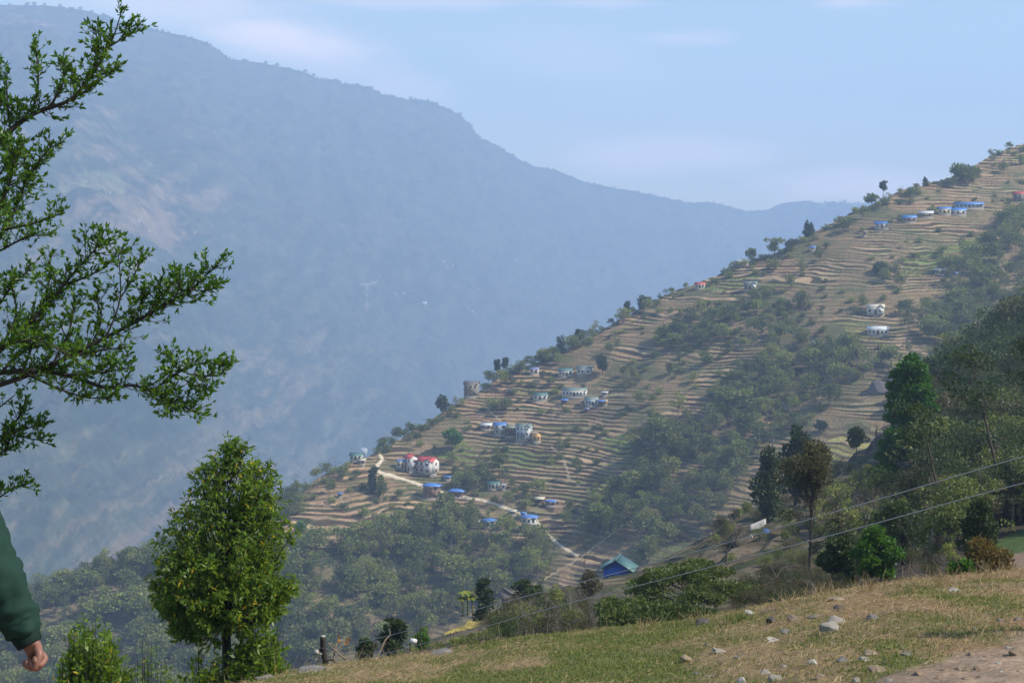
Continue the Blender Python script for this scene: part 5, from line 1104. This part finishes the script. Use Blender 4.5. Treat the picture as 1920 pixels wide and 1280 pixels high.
def near_things():
    P = surf(1648, 738); k = P.y/F; o = mkobj('boulder', rock_me(21*k, 17*k, 20*k, 5, 'boulder', 60, .02)); o.location = P+Vector((0, 8*k, 8*k)); tag(o, 'huge dark rounded boulder above the grey terraces', 'boulder')
    for i, (x, y, w) in enumerate(((1703, 350, 14), (1712, 348, 12), (1721, 349, 12), (958, 738, 18))):
        P = surf(x, y); k = P.y/F; o = mkobj('boulder', rock_me(w*k*.6, w*k*.5, w*k*.42, 15+i, 'boulder', 18, .03)); o.location = P+Vector((0, 1, w*k*.15)); tag(o, ['left rock of the crag on the upper crest', 'middle rock of the crag on the upper crest', 'right rock of the crag on the upper crest', 'reddish-brown rock outcrop left of the long white building'][i], 'boulder')
    # white tarpaulin hung between poles, blue one beneath
    M['tarp white'] = mat_plain('tarp_white', (.62, .58, .52), .6, .1, 1); M['tarp blue'] = mat_plain('tarp_blue', (.05, .14, .50), .5, .15, 2)
    P = surf(1406, 1000); k = P.y/F; root = empty('white_tarpaulin', P); mb = MB(); n = 9; vs = []
    for i in range(n):
        for j in range(5):
            u, v = i/(n-1), j/4; vs.append(((0+30*u)*k, -4*k*v+3*k, (14+12*u-9*v-5*math.sin(math.pi*u)*v)*k))
    mb.add(vs, [(i*5+j, (i+1)*5+j, (i+1)*5+j+1, i*5+j+1) for i in range(n-1) for j in range(4)]); c = mb.build('cloth', M['tarp white'], root, True); s = c.modifiers.new('s', 'SOLIDIFY'); s.thickness = .02
    for x in (0, 31): MB().tube([(x*k, 3*k, -1.5), (x*k, 3*k, (16+x*.38)*k)], .07, 6).build('pole', M['twig'], root)
    tag(root, 'white tarpaulin slung between poles on the dry bank', 'tarpaulin')
    P = surf(1436, 1001); k = P.y/F; mb = MB(); vs = []; rg = np.random.default_rng(4)
    for i in range(8):
        for j in range(6): u, v = i/7-.5, j/5-.5; vs.append((u*19*k, v*12*k, max(0, (1-4*u*u)*(1-4*v*v))*8*k*(.6+.5*rg.random())))
    mb.add(vs, [(i*6+j, (i+1)*6+j, (i+1)*6+j+1, i*6+j+1) for i in range(7) for j in range(5)]); o = mb.build('blue_tarpaulin', M['tarp blue']); o.location = P; tag(o, 'crumpled blue tarpaulin heap below the white tarpaulin', 'tarpaulin')
    o = mb2 = MB(); mb2.tube([(0, 0, 0), (0, 0, .35)], [.18, .15], 8); o = mb2.build('white_bucket', M['tarp white']); o.location = surf(1409, 1010); tag(o, 'small white bucket left of the blue tarpaulin heap', 'bucket')
    # wooden post with insulator
    Y = 26.; k = Y/F; gz = HY-1256; b = Vector(((612-CX)*k, Y, (HY-1256)*k)); root = empty('wooden_post', b)
    MB().tube(smooth_path([(0, 0, -.6), (.0, 0, 0), (-.03, 0, 22*k), (-.055, 0, 44*k), (-.06, 0, 63*k)], 3), [.058]*4+[.053]*4+[.048]*5, 10).build('stake', M['bark_dark'], root, False)
    MB().tube([(-.06, 0, 63*k), (-.06, 0, 65*k)], [.047, .042], 10).build('cut_top', M['white stone'], root)
    ins = MB(); ins.tube([(-.10, -.05, 39*k), (-.17, -.05, 35*k)], [.035, .02], 8); ins.tube([(-.1, -.05, 41*k), (-.03, -.05, 43*k)], [.02, .02], 6); ins.build('bracket', M['bark_dark'], root)
    i2 = MB(); i2.tube([(-.12, -.06, 38*k), (-.16, -.06, 35.5*k), (-.22, -.06, 33*k)], [.03, .048, .02], 8); i2.tube([(-.09, -.06, 34*k), (-.10, -.06, 30*k)], [.03, .02], 8); i2.build('insulator', M['white stone'], root)
    tag(root, 'short dark wooden post with a sawn pale top and white insulator', 'post')
    # pole off to the right that carries the two cables
    M['cable'] = mat_plain('cable_grey', (.36, .36, .37), .5, .05, 1)
    a1 = b+Vector((-.05, -.05, 38*k)); a2 = b+Vector((.08, .02, 3*k))
    Yp = 14.; pr = Vector(((2260-CX)/F*Yp, Yp, (HY-760)/F*Yp)); pr2 = Vector(((2260-CX)/F*Yp, Yp, (HY-828)/F*Yp))
    for a, e, sag, pts, l in ((a1, pr, .0, [(760, 1183), (900, 1140), (1200, 1062), (1560, 961), (1920, 855)], 'upper of the two thin grey cables running down to the wooden post'), (a2, pr2, .0, [(640, 1247), (830, 1196), (1050, 1135), (1280, 1076), (1600, 992), (1920, 905)], 'lower of the two thin grey cables running down to the wooden post')):
        path = [a]
        for x, y in pts:
            # distance along the straight span between both ends at this bearing
            u = (x-CX)/F; t = (a.x-u*a.y)/((a.x-u*a.y)-(e.x-u*e.y)); Yq = a.y+(e.y-a.y)*t; path.append(un(x, y, Yq))
        path.append(e); mb = MB(); mb.tube(smooth_path(path, 6), .0052, 6); tag(mb.build('cable', M['cable']), l, 'cable', 'cables above the slope')
    root = empty('utility_pole', Vector((pr.x, Yp, float(zfg(pr.x, Yp))))); top = pr.z-root.location.z+.2
    MB().tube([(0, 0, -.6), (0, 0, top)], [.10, .07], 10).build('shaft', M['bark_grey'], root); MB().box(-.05, .05, -.3, .3, top-.3, top-.2).build('crossarm', M['bark_grey'], root); tag(root, 'wooden utility pole to the right that carries both cables', 'pole')
    for x, y0, y1, Y, l in ((789, 1216, 1166, 62, 'thin dark pole beside the small bright bush'), (769, 1234, 1196, 48, 'short thin pole holding the white box'), (1311, 1052, 1026, 200, 'thin dark pole in front of the dry bank'), (1139, 975, 905, 0, 'slim pole on the terraces below the village row'), (1491, 1100, 1056, 120, 'thin pole on the brown near terraces')):
        if Y: P = near_Y(x, Y); y0 = HY-F*P.z/P.y
        else: P = surf(999, 935); y0, y1 = 935, 905
        k_ = P.y/F; r_ = max(.022, .9*k_*.5); MB_ = MB(); MB_.tube([(0, 0, -1), (0, 0, (y0-y1)*k_)], r_, 6); o = MB_.build('thin_pole', M['bark_dark']); o.location = P; tag(o, l, 'pole')
    k_ = 48/F; o = MB().box(-.12, .08, -.07, .07, -.05, .08).build('white_box', M['w white']); o.location = un(776, 1202, 47.9); o.rotation_euler = (0, .25, .3); tag(o, 'small tilted white box on a thin pole behind the crest', 'box')
    # dead twigs beside the post
    M['dead'] = mat_plain('dead_stem', (.20, .16, .11), .9); M['dead leaf'] = mat_leaf('leaf_dead', [(.35, .14, .03), (.42, .2, .05)])
    for i, (pts, Y, l) in enumerate((([(655, 1242), (632, 1222), (615, 1205), (640, 1215)], 25., 'leaning dead stem right of the wooden post'), ([(700, 1240), (712, 1222), (722, 1200), (731, 1190), (730, 1178)], 25., 'pale crooked dead stem in front of the dark tree'), ([(632, 1245), (622, 1236), (610, 1240), (602, 1245)], 25., 'dark curled root-like twig at the foot of the post'), ([(625, 1240), (630, 1210), (640, 1200), (648, 1198)], 25.5, 'thin twig with orange leaves beside the post'))):
        mb = MB(); p = smooth_path([un(x, y, Y+.1*j) for j, (x, y) in enumerate(pts)], 4); mb.tube(p, list(np.linspace(.018, .006, len(p))), 5); q = un(*pts[-1], Y)
        root = empty('dead_stem', p[0]); mb.v = [tuple(Vector(v)-p[0]) for v in mb.v]; mb.build('stalk', M['dead' if i != 2 else 'bark_dark'], root)
        if i == 3:
            rg = np.random.default_rng(2); Pn = np.array([tuple(un(x+rg.normal()*3, y+rg.normal()*3, Y)-p[0]) for x, y in ((638, 1202), (637, 1206), (649, 1198), (648, 1200), (636, 1199), (650, 1202))]); V, Fq = leafgeo(Pn, rg.normal(size=(6, 3)), .09, .06, rg); mkobj('leaf', mkmesh('dead_leaf', V, Fq, M['dead leaf'], {'v': np.ones(24)*.5}), root)
        tag(root, l, 'twig')
near_things()

# ------------------------------------------------------------------ grass, straw
def grass():
    def sample(n, x0=-4.2, x1=8.6, y0=9.5, y1=23.5, margin=0):
        y = np.sqrt(rng.uniform(y0**2, y1**2, n)); px = rng.uniform(395, 1975, n); x = (px-CX)/F*y
        z = zfg(x, y); py = HY-F*z/y; D = fg_line(x, y)[1]; k = (py < 1300)&(y < D+.9); return x[k], y[k], z[k], px[k], py[k]
    # green turf
    x, y, z, px, py = sample(150000); g = greenness(x, y); d = dirtmask(px, py); k = (rng.random(len(x)) < g*.95+.06)&(rng.random(len(x)) > d*1.3)
    x, y, z = x[k], y[k], z[k]; n = len(x); D = np.stack([rng.normal(size=n)*.55, rng.normal(size=n)*.55, np.ones(n)], 1); h = .038*(.5+rng.random(n)*1.1)
    V, Fq = leafgeo(np.stack([x, y, z-.004], 1), D, h, .009, rng, .3)
    M['grass'] = mat_leaf('grass_blade', [(.09, .125, .028), (.12, .16, .034), (.18, .19, .055), (.25, .21, .10)], 'tint', .3, .6)
    tag(mkobj('grass', mkmesh('grass', V, Fq, M['grass'], {'v': np.repeat(rng.random(n), 4), 'tint': np.repeat(rng.random(n), 4)})), kind='stuff')
    # dry straw: bent stems lying and leaning
    x, y, z, px, py = sample(52000); g = greenness(x, y); d = dirtmask(px, py); k = (rng.random(len(x)) < (1-g)*.85+.12)&(rng.random(len(x)) > d*1.15)
    x, y, z, px = x[k], y[k], z[k], px[k]; n = len(x); a = rng.random(n)*6.283; lift_ = np.abs(rng.normal(size=n))*.28; ln = .085*(.35+1.6*rng.random(n)**3); Dc = fg_line(x, y)[1]
    edge = (y > Dc-1.6); tall = edge&(rng.random(n) < .05); lift_ = np.where(tall, 1.6+rng.random(n)*2, lift_); ln = np.where(tall, .14+.22*rng.random(n)**2.5, ln)
    d0 = unit(np.stack([np.cos(a), np.sin(a)*.6, lift_], 1)); P0 = np.stack([x, y, z+.004+rng.random(n)*.02], 1); w = .0012+.0016*rng.random(n)
    side = unit(np.cross(d0, np.array([0, -1., .2])+0*d0)); P1 = P0+d0*ln[:, None]*.5+[0, 0, .006]; d1 = d0+np.stack([rng.normal(size=n)*.35, rng.normal(size=n)*.3, -.25-.25*rng.random(n)], 1); P2 = P1+unit(d1)*ln[:, None]*.5
    V = np.stack([P0-side*w[:, None], P0+side*w[:, None], P1-side*w[:, None], P1+side*w[:, None], P2], 1).reshape(-1, 3); b = np.arange(n)*5
    Fq = [np.stack([b, b+1, b+3, b+2], 1), np.stack([b+2, b+3, b+4], 1)]
    M['straw'] = mat_leaf('straw_stem', [(.21, .135, .07), (.30, .215, .12), (.42, .325, .18), (.27, .14, .07)], 'tint', .15, .7)
    Fl = [tuple(f) for f in Fq[0]]+[tuple(f) for f in Fq[1]]
    red = sstep(1350, 1800, px)*.5; tn = np.clip(rng.random(n)*.75+red*(rng.random(n) > .4), 0, 1)
    me = mkmesh('dry_straw', V, Fl, M['straw'], {'v': np.repeat(rng.random(n), 5), 'tint': np.repeat(tn, 5)}); tag(mkobj('dry_straw', me), kind='stuff')
    print('grass', n)
    # a few tufts that stand out
    for i, (tx, ty, c, l, hh) in enumerate(((1380, 1168, 'grass', 'fresh green grass tuft left of the round dark lump', .2), (1700, 1112, 'straw', 'dry grass tuft on the crest right of the bright green tree', .22), (1760, 1100, 'straw', 'dry yellow grass tuft standing by the small bright shrub', .30), (1855, 1088, 'straw', 'tall dry stalks in front of the rust-coloured shrub', .34), (1543, 1122, 'straw', 'dry stalks at the left of the buff crest rock', .26), (1215, 1178, 'straw', 'dry yellow stalks on the crest under the spreading tree', .22), (1300, 1170, 'straw', 'arching dry stalks on the crest beside the brown boulder', .26), (1885, 1196, 'straw', 'reddish dry grass tuft at the right above the bare earth', .16), (1480, 1138, 'straw', 'dry stalks on the crest above the brown-grey stone', .2), (1620, 1108, 'straw', 'sparse dry stalks below the bright green tree', .24))):
        P = fgpoint(tx, ty); n = 110 if c == 'grass' else 46; rg = np.random.default_rng(i+170); B = rg.normal(size=(n, 3))*[.09, .07, .0]; D = np.stack([rg.normal(size=n)*.5, rg.normal(size=n)*.4, np.ones(n)], 1)
        V, Fq = leafgeo(B, D, hh*(.4+.8*rg.random(n)), .011 if c == 'grass' else .008, rg, .35); o = mkobj('grass_tuft', mkmesh('grass_tuft', V, Fq, M[c], {'v': np.repeat(rg.random(n), 4), 'tint': np.repeat(rg.random(n)*.7, 4)})); o.location = P; tag(o, l, 'grass tuft')
grass()

# ------------------------------------------------------------------ the walking person at the left edge
def skin_obj(name, verts, edges, mat, parent, sub=2, root=0):
    me = bpy.data.meshes.new(name); me.from_pydata([v[:3] for v in verts], edges, []); me.materials.append(M[mat]); o = mkobj(name, me, parent)
    sk = o.modifiers.new('skin', 'SKIN'); sk.use_smooth_shade = True; layer = me.skin_vertices[0].data if me.skin_vertices else None
    if layer is None: bpy.context.view_layer.objects.active = o
    for i, v in enumerate(verts):
        r = v[3]; me.skin_vertices[0].data[i].radius = (r, r) if not isinstance(r, tuple) else r
        me.skin_vertices[0].data[i].use_root = (i == root)
    s = o.modifiers.new('sub', 'SUBSURF'); s.levels = sub; s.render_levels = sub; return o
def person():
    M['skin'] = mat_plain('skin', (.21, .095, .062), .5, .12, 14, .4); M['jacket'] = mat_plain('jacket_green', (.010, .034, .024), .8, .22, 7, .2)
    nt = M['jacket'].node_tree; wv_ = nt.nodes.new('ShaderNodeTexNoise'); wv_.inputs['Scale'].default_value = 260; bp = nt.nodes.new('ShaderNodeBump'); bp.inputs['Strength'].default_value = .5; bp.inputs['Distance'].default_value = .002; nt.links.new(nt.nodes['Texture Coordinate'].outputs['Object'], wv_.inputs['Vector']); nt.links.new(wv_.outputs[0], bp.inputs['Height']); nt.links.new(bp.outputs[0], nt.nodes['Principled BSDF'].inputs['Normal']); M['cuff'] = mat_plain('cuff_green', (.006, .018, .014), .85, .2, 30, .2)
    M['trouser'] = mat_plain('trouser_grey', (.05, .05, .055), .85); M['hair'] = mat_plain('hair_black', (.015, .012, .011), .5); M['shoe'] = mat_plain('shoe_dark', (.03, .027, .025), .6)
    Y = 5.; k = Y/F; pp = lambda x, y, d=0: Vector(((x-CX)*k, Y+d, (HY-y)*k))
    sh = pp(-96, 856, .02); el = pp(-22, 1052, .0); wr = pp(60, 1198, -.03)
    cx = sh.x-.19; gz = float(zfg(cx, Y+.03)); foot = gz; root = empty('person', (cx, Y+.03, gz)); O = root.location.copy()
    neck = Vector((cx, Y+.03, sh.z+.09)); pel = Vector((cx, Y+.05, gz+(sh.z-gz)*.66)); L_ = lambda v: tuple(v-O)
    def J(v, r): return (*L_(v), r)
    # body: pelvis, spine, neck, head, arms, legs in one skin
    shl = Vector((2*cx-sh.x, sh.y+.02, sh.z)); ell = shl+Vector((-.05, .03, -.29)); wrl = ell+Vector((.0, -.10, -.24))
    hd = neck+Vector((0, -.01, .14)); ht = hd+Vector((0, 0, .10))
    hip = lambda s: pel+Vector((s*.10, 0, -.04)); kn = lambda s: Vector((pel.x+s*.12, Y+.03-s*.10, gz+.50)); an = lambda s: Vector((pel.x+s*.11, Y+.05-s*.12+(.12 if s < 0 else 0), gz+.09)); toe = lambda s: an(s)+Vector((0, .16, -.04))
    V = [J(pel, (.14, .10)), J(pel.lerp(neck, .45), (.13, .10)), J(pel.lerp(neck, .85), (.15, .10)), J(neck, .055), J(hd, (.078, .09)), J(ht, (.07, .085))]; E = [(0, 1), (1, 2), (2, 3), (3, 4), (4, 5)]
    def chain(start, pts):
        i = start
        for p, r in pts: V.append(J(p, r)); E.append((i, len(V)-1)); i = len(V)-1
        return i
    chain(0, [(hip(1), .09), (kn(1), .06), (an(1), .042), (toe(1), .035)]); chain(0, [(hip(-1), .09), (kn(-1), .06), (an(-1), .042), (toe(-1), .035)])
    chain(2, [(shl, .055), (ell, .042), (wrl, .028), (wrl+Vector((.01, -.03, -.07)), .034)])
    wi = chain(2, [(sh, .055), (el, .042), (el.lerp(wr, .8), .031), (wr, .028)])
    body = skin_obj('body', V, E, 'skin', root, 2)
    # the hand in view: palm and five curled fingers, one mesh
    d = (pp(80, 1236, -.03)-wr).normalized(); across = Vector((.80, -.25, -.42)); across = (across-d*across.dot(d)).normalized(); inn = d.cross(across).normalized()
    if inn.y > 0: inn = -inn     # towards the camera side
    HV = [J(wr-d*.03, .027), J(wr+d*.012, .026)]; HE = [(0, 1)]
    def hc(i, pts):
        for p, r in pts: HV.append(J(p, r)); HE.append((i, len(HV)-1)); i = len(HV)-1
        return i
    curl = -across*.2-inn*0
    for f, (off, ln, r) in enumerate(((.030, .040, .0125), (.011, .043, .0125), (-.009, .040, .0118), (-.027, .032, .0105))):
        base = wr+d*.040+across*off*.6; kn_ = wr+d*(.078-.006*abs(f-1))+across*off
        p1 = kn_+(d*.25+inn*.95).normalized()*ln*.85; p2 = p1+(-d*.85+inn*.35).normalized()*ln*.62; p3 = p2+(-d*.7-inn*.6).normalized()*ln*.42
        hc(1, [(base, .0155), (kn_, r*1.08), (p1, r*.95), (p2, r*.86), (p3, r*.75)])
    tb = wr+d*.025+across*.028+inn*.006; hc(1, [(tb, .0165), (tb+d*.024+across*.012+inn*.016, .0135), (tb+d*.046+across*.002+inn*.034, .0115), (tb+d*.058-across*.014+inn*.042, .0095)])
    hand = skin_obj('hand', HV, HE, 'skin', root, 2)
    # jacket with baggy sleeves and a gathered cuff
    JV = [J(pel+Vector((0, 0, -.08)), (.205, .155)), J(pel.lerp(neck, .45), (.20, .15)), J(pel.lerp(neck, .82), (.21, .145)), J(neck+Vector((0, 0, -.015)), .078)]; JE = [(0, 1), (1, 2), (2, 3)]
    def jc(i, pts):
        for p, r in pts: JV.append(J(p, r)); JE.append((i, len(JV)-1)); i = len(JV)-1
    wv = lambda a: Vector((.010*math.sin(a*7), 0, .006*math.cos(a*5)))
    jc(2, [(sh, .098), (sh.lerp(el, .5), .097), (el+Vector((-.015, 0, .03)), .094), (el.lerp(wr, .22), .088), (el.lerp(wr, .42)+wv(1), .082), (el.lerp(wr, .56), .071), (el.lerp(wr, .68)+wv(2), .076), (el.lerp(wr, .78), .062), (el.lerp(wr, .87)+Vector((.004, 0, .0)), .064), (el.lerp(wr, .94), .046)])
    jc(2, [(shl, .095), (shl.lerp(ell, .6), .085), (ell, .078), (ell.lerp(wrl, .6), .07), (ell.lerp(wrl, .93), .05)])
    jk = skin_obj('jacket', JV, JE, 'jacket', root, 3)
    tx = bpy.data.textures.new('cloth_folds', 'CLOUDS'); tx.noise_scale = .06; tx.noise_depth = 3; dm = jk.modifiers.new('folds', 'DISPLACE'); dm.texture = tx; dm.strength = .045; dm.mid_level = .5; dm.texture_coords = 'LOCAL'
    cf = MB(); a = el.lerp(wr, .90)-O; b = wr+(wr-el).normalized()*.010-O; cf.tube([a, a.lerp(b, .4), a.lerp(b, .8), b, b+(a-b).normalized()*.006], [.047, .046, .043, .040, .033], 20); cf.build('cuff', M['cuff'], root, True)
    TV = [J(pel+Vector((0, 0, .02)), (.165, .13))]; TE = []
    for s in (1, -1):
        i = 0
        for p, r in ((hip(s)+Vector((0, 0, -.05)), .105), (kn(s), .082), (an(s)+Vector((0, 0, .03)), .07)): TV.append(J(p, r)); TE.append((i, len(TV)-1)); i = len(TV)-1
    skin_obj('trousers', TV, TE, 'trouser', root, 2)
    for s in (1, -1): skin_obj('shoe', [J(an(s)+Vector((0, -.03, -.02)), .055), J(an(s)+Vector((0, .07, -.04)), .05), J(an(s)+Vector((0, .19, -.05)), .042)], [(0, 1), (1, 2)], 'shoe', root, 2)
    skin_obj('hair', [J(hd+Vector((0, -.03, .03)), .085), J(ht+Vector((0, -.01, .015)), .088)], [(0, 1)], 'hair', root, 2)
    fc = MB()
    for s in (-1, 1): fc.tube([L_(hd+Vector((s*.032, .085, .035))), L_(hd+Vector((s*.032, .100, .035)))], [.013, .008], 8)
    fc.build('eyes', M['hair'], root); ns = MB(); ns.tube([L_(hd+Vector((0, .09, .035))), L_(hd+Vector((0, .118, -.005))), L_(hd+Vector((0, .09, -.012)))], [.008, .014, .009], 8); ns.build('nose', M['skin'], root)
    mo = MB(); mo.tube([L_(hd+Vector((-.022, .092, -.042))), L_(hd+Vector((0, .102, -.044))), L_(hd+Vector((.022, .092, -.042)))], .006, 6); mo.build('mouth', M['redtrim'], root)
    for s in (-1, 1): e_ = MB(); e_.tube([L_(hd+Vector((s*.080, 0, .045))), L_(hd+Vector((s*.090, -.008, .02))), L_(hd+Vector((s*.080, 0, -.01)))], [.010, .016, .008], 8); e_.build('ear', M['skin'], root)
    tag(root, 'person in a baggy dark green jacket with one arm hanging into the left edge', 'person')
person()

# ------------------------------------------------------------------ labels for the many: colour, kind and order by a thing one can find
LM = [(1160,1062,'the blue-gabled house'), (1290,1080,'the spreading umbrella tree'), (1645,1050,'the bright green tree'), (1515,900,'the brown-topped tall tree'), (1705,750,'the tall narrow green tree'), (1848,1040,'the rust-coloured shrub'), (1835,965,'the round olive tree'),
 (1420,980,'the white tarpaulin'), (785,872,'the red-roofed houses'), (965,806,'the village row'), (1078,738,'the long white building'), (712,865,'the bend of the road'), (1075,700,'the upper farmhouses'), (884,733,'the dark stone house on the ridge'), (425,1000,'the teardrop-shaped tree'), (608,1218,'the wooden post'),
 (877,1120,'the banana plants'), (952,1115,'the cream house gable'), (1645,722,'the huge dark boulder'), (1648,624,'the tin-roofed long house'), (1643,583,'the beige-roofed house'), (1310,537,'the red-roofed cottage on the crest'), (1408,538,'the grey house with white gable'), (1390,494,'the flat-roofed cream house'), (1655,426,'the lowest hamlet house'),
 (1800,395,'the blue-roofed hamlet row'), (1914,372,'the red-roofed house at the picture edge'), (1528,648,'the shrine-like house'), (993,985,'the white two-storey house'), (917,984,'the small blue-roofed white house'), (808,915,'the brown house under the wide blue roof'), (926,913,'the teal-roofed house among trees'), (1033,946,'the low blue-roofed house'),
 (672,855,'the teal-roofed house at the ridge tip'), (1366,470,'the tall thin crest tree'), (1656,350,'the lollipop-shaped tree'), (1083,632,'the dark oval ridge tree'), (1228,825,'the large airy tree'), (1130,975,'the yellowish tree by the path'), (1812,330,'the bamboo clump'), (170,1200,'the bottom-left leafy shrub'), (1770,512,'the white-roofed hut by the wood'),
 (637,932,'the tiny blue hut'), (1440,900,'the dark oval tree'), (1892,900,'the pale leaning trunk'), (1085,1035,'the end of the road'), (1660,845,'the pale sheet-covered shelter'), (1060,880,'the footpath on the terraces'), (60,1230,'the hanging hand'), (960,850,'the bright green field'), (1175,578,'the two slender ridge trees')]
ORD = ['nearest', 'second', 'third', 'fourth', 'fifth', 'sixth', 'seventh', 'eighth', 'ninth', 'tenth', 'eleventh', 'twelfth', 'thirteenth', 'fourteenth', 'fifteenth', 'sixteenth']
def relabel(items, lms):
    keyed = {}
    for o, P, h, base in items:
        px = CX+F*P.x/P.y; py = HY-F*(P.z+h*.5)/P.y
        lx, ly, nm = min(lms, key=lambda q: math.hypot(q[0]-px, (q[1]-py)*1.2)); dx, dy = px-lx, py-ly
        if abs(dx) > abs(dy)*1.3: d = 'left of' if dx < 0 else 'right of'
        else: d = 'above' if dy < 0 else 'below'
        keyed.setdefault(f'{base} {d} {nm}', []).append((math.hypot(dx, dy), o))
    for k, v in keyed.items():
        v.sort(key=lambda t: t[0])
        for i, (_, o) in enumerate(v):
            o['label'] = k if len(v) == 1 else (f'{ORD[i]} {k}' if i < len(ORD)-1 else f'one of the farther {k}')
            if len(v) > len(ORD)-1 and i >= len(ORD)-1: o['group'] = 'farther '+k
relabel(REL, LM)
SB = [(1555,1180,'the largest pale slab'), (1445,1163,'the round dark lump'), (1348,1221,'the pale stone in green grass'), (1526,1242,'the bright white stone'), (1644,1256,'the large buff boulder'), (1637,1158,'the bluish grey stone'), (1287,1236,'the rounded buff stone'), (1434,1262,'the lowest pale cluster'), (1791,1107,'the bluish white stone'), (1905,1223,'the half-buried stone at the edge'), (1319,1166,'the brown flat boulder'), (1700,1225,'the flat grey stone'), (1828,1178,'the small bluish stone'), (1100,1240,'the lower middle of the grass')]
relabel([(o, o.location, 0., ('small '+o.data.materials[0].name.replace('rock_', '').replace('_', ' ') if o['category'] == 'rock' else 'dry earth clod')) for o in COL.objects if o.get('group') in ('small stones strewn over the foreground slope', 'earth clods on the bare patch')], SB)
def haze():
    mb = MB(); mb.box(-6200, 6200, -300, 8300, -1200, 815)
    m = bpy.data.materials.new('haze_air'); m.use_nodes = True; N = m.node_tree.nodes; L = m.node_tree.links; N.clear()
    out = N.new('ShaderNodeOutputMaterial'); v = N.new('ShaderNodeVolumePrincipled')
    v.inputs['Color'].default_value = HAZE_COL; v.inputs['Density'].default_value = HAZE; v.inputs['Anisotropy'].default_value = .0
    L.new(v.outputs[0], out.inputs['Volume'])
    o = mb.build('haze', m); tag(o, kind='stuff')
haze()
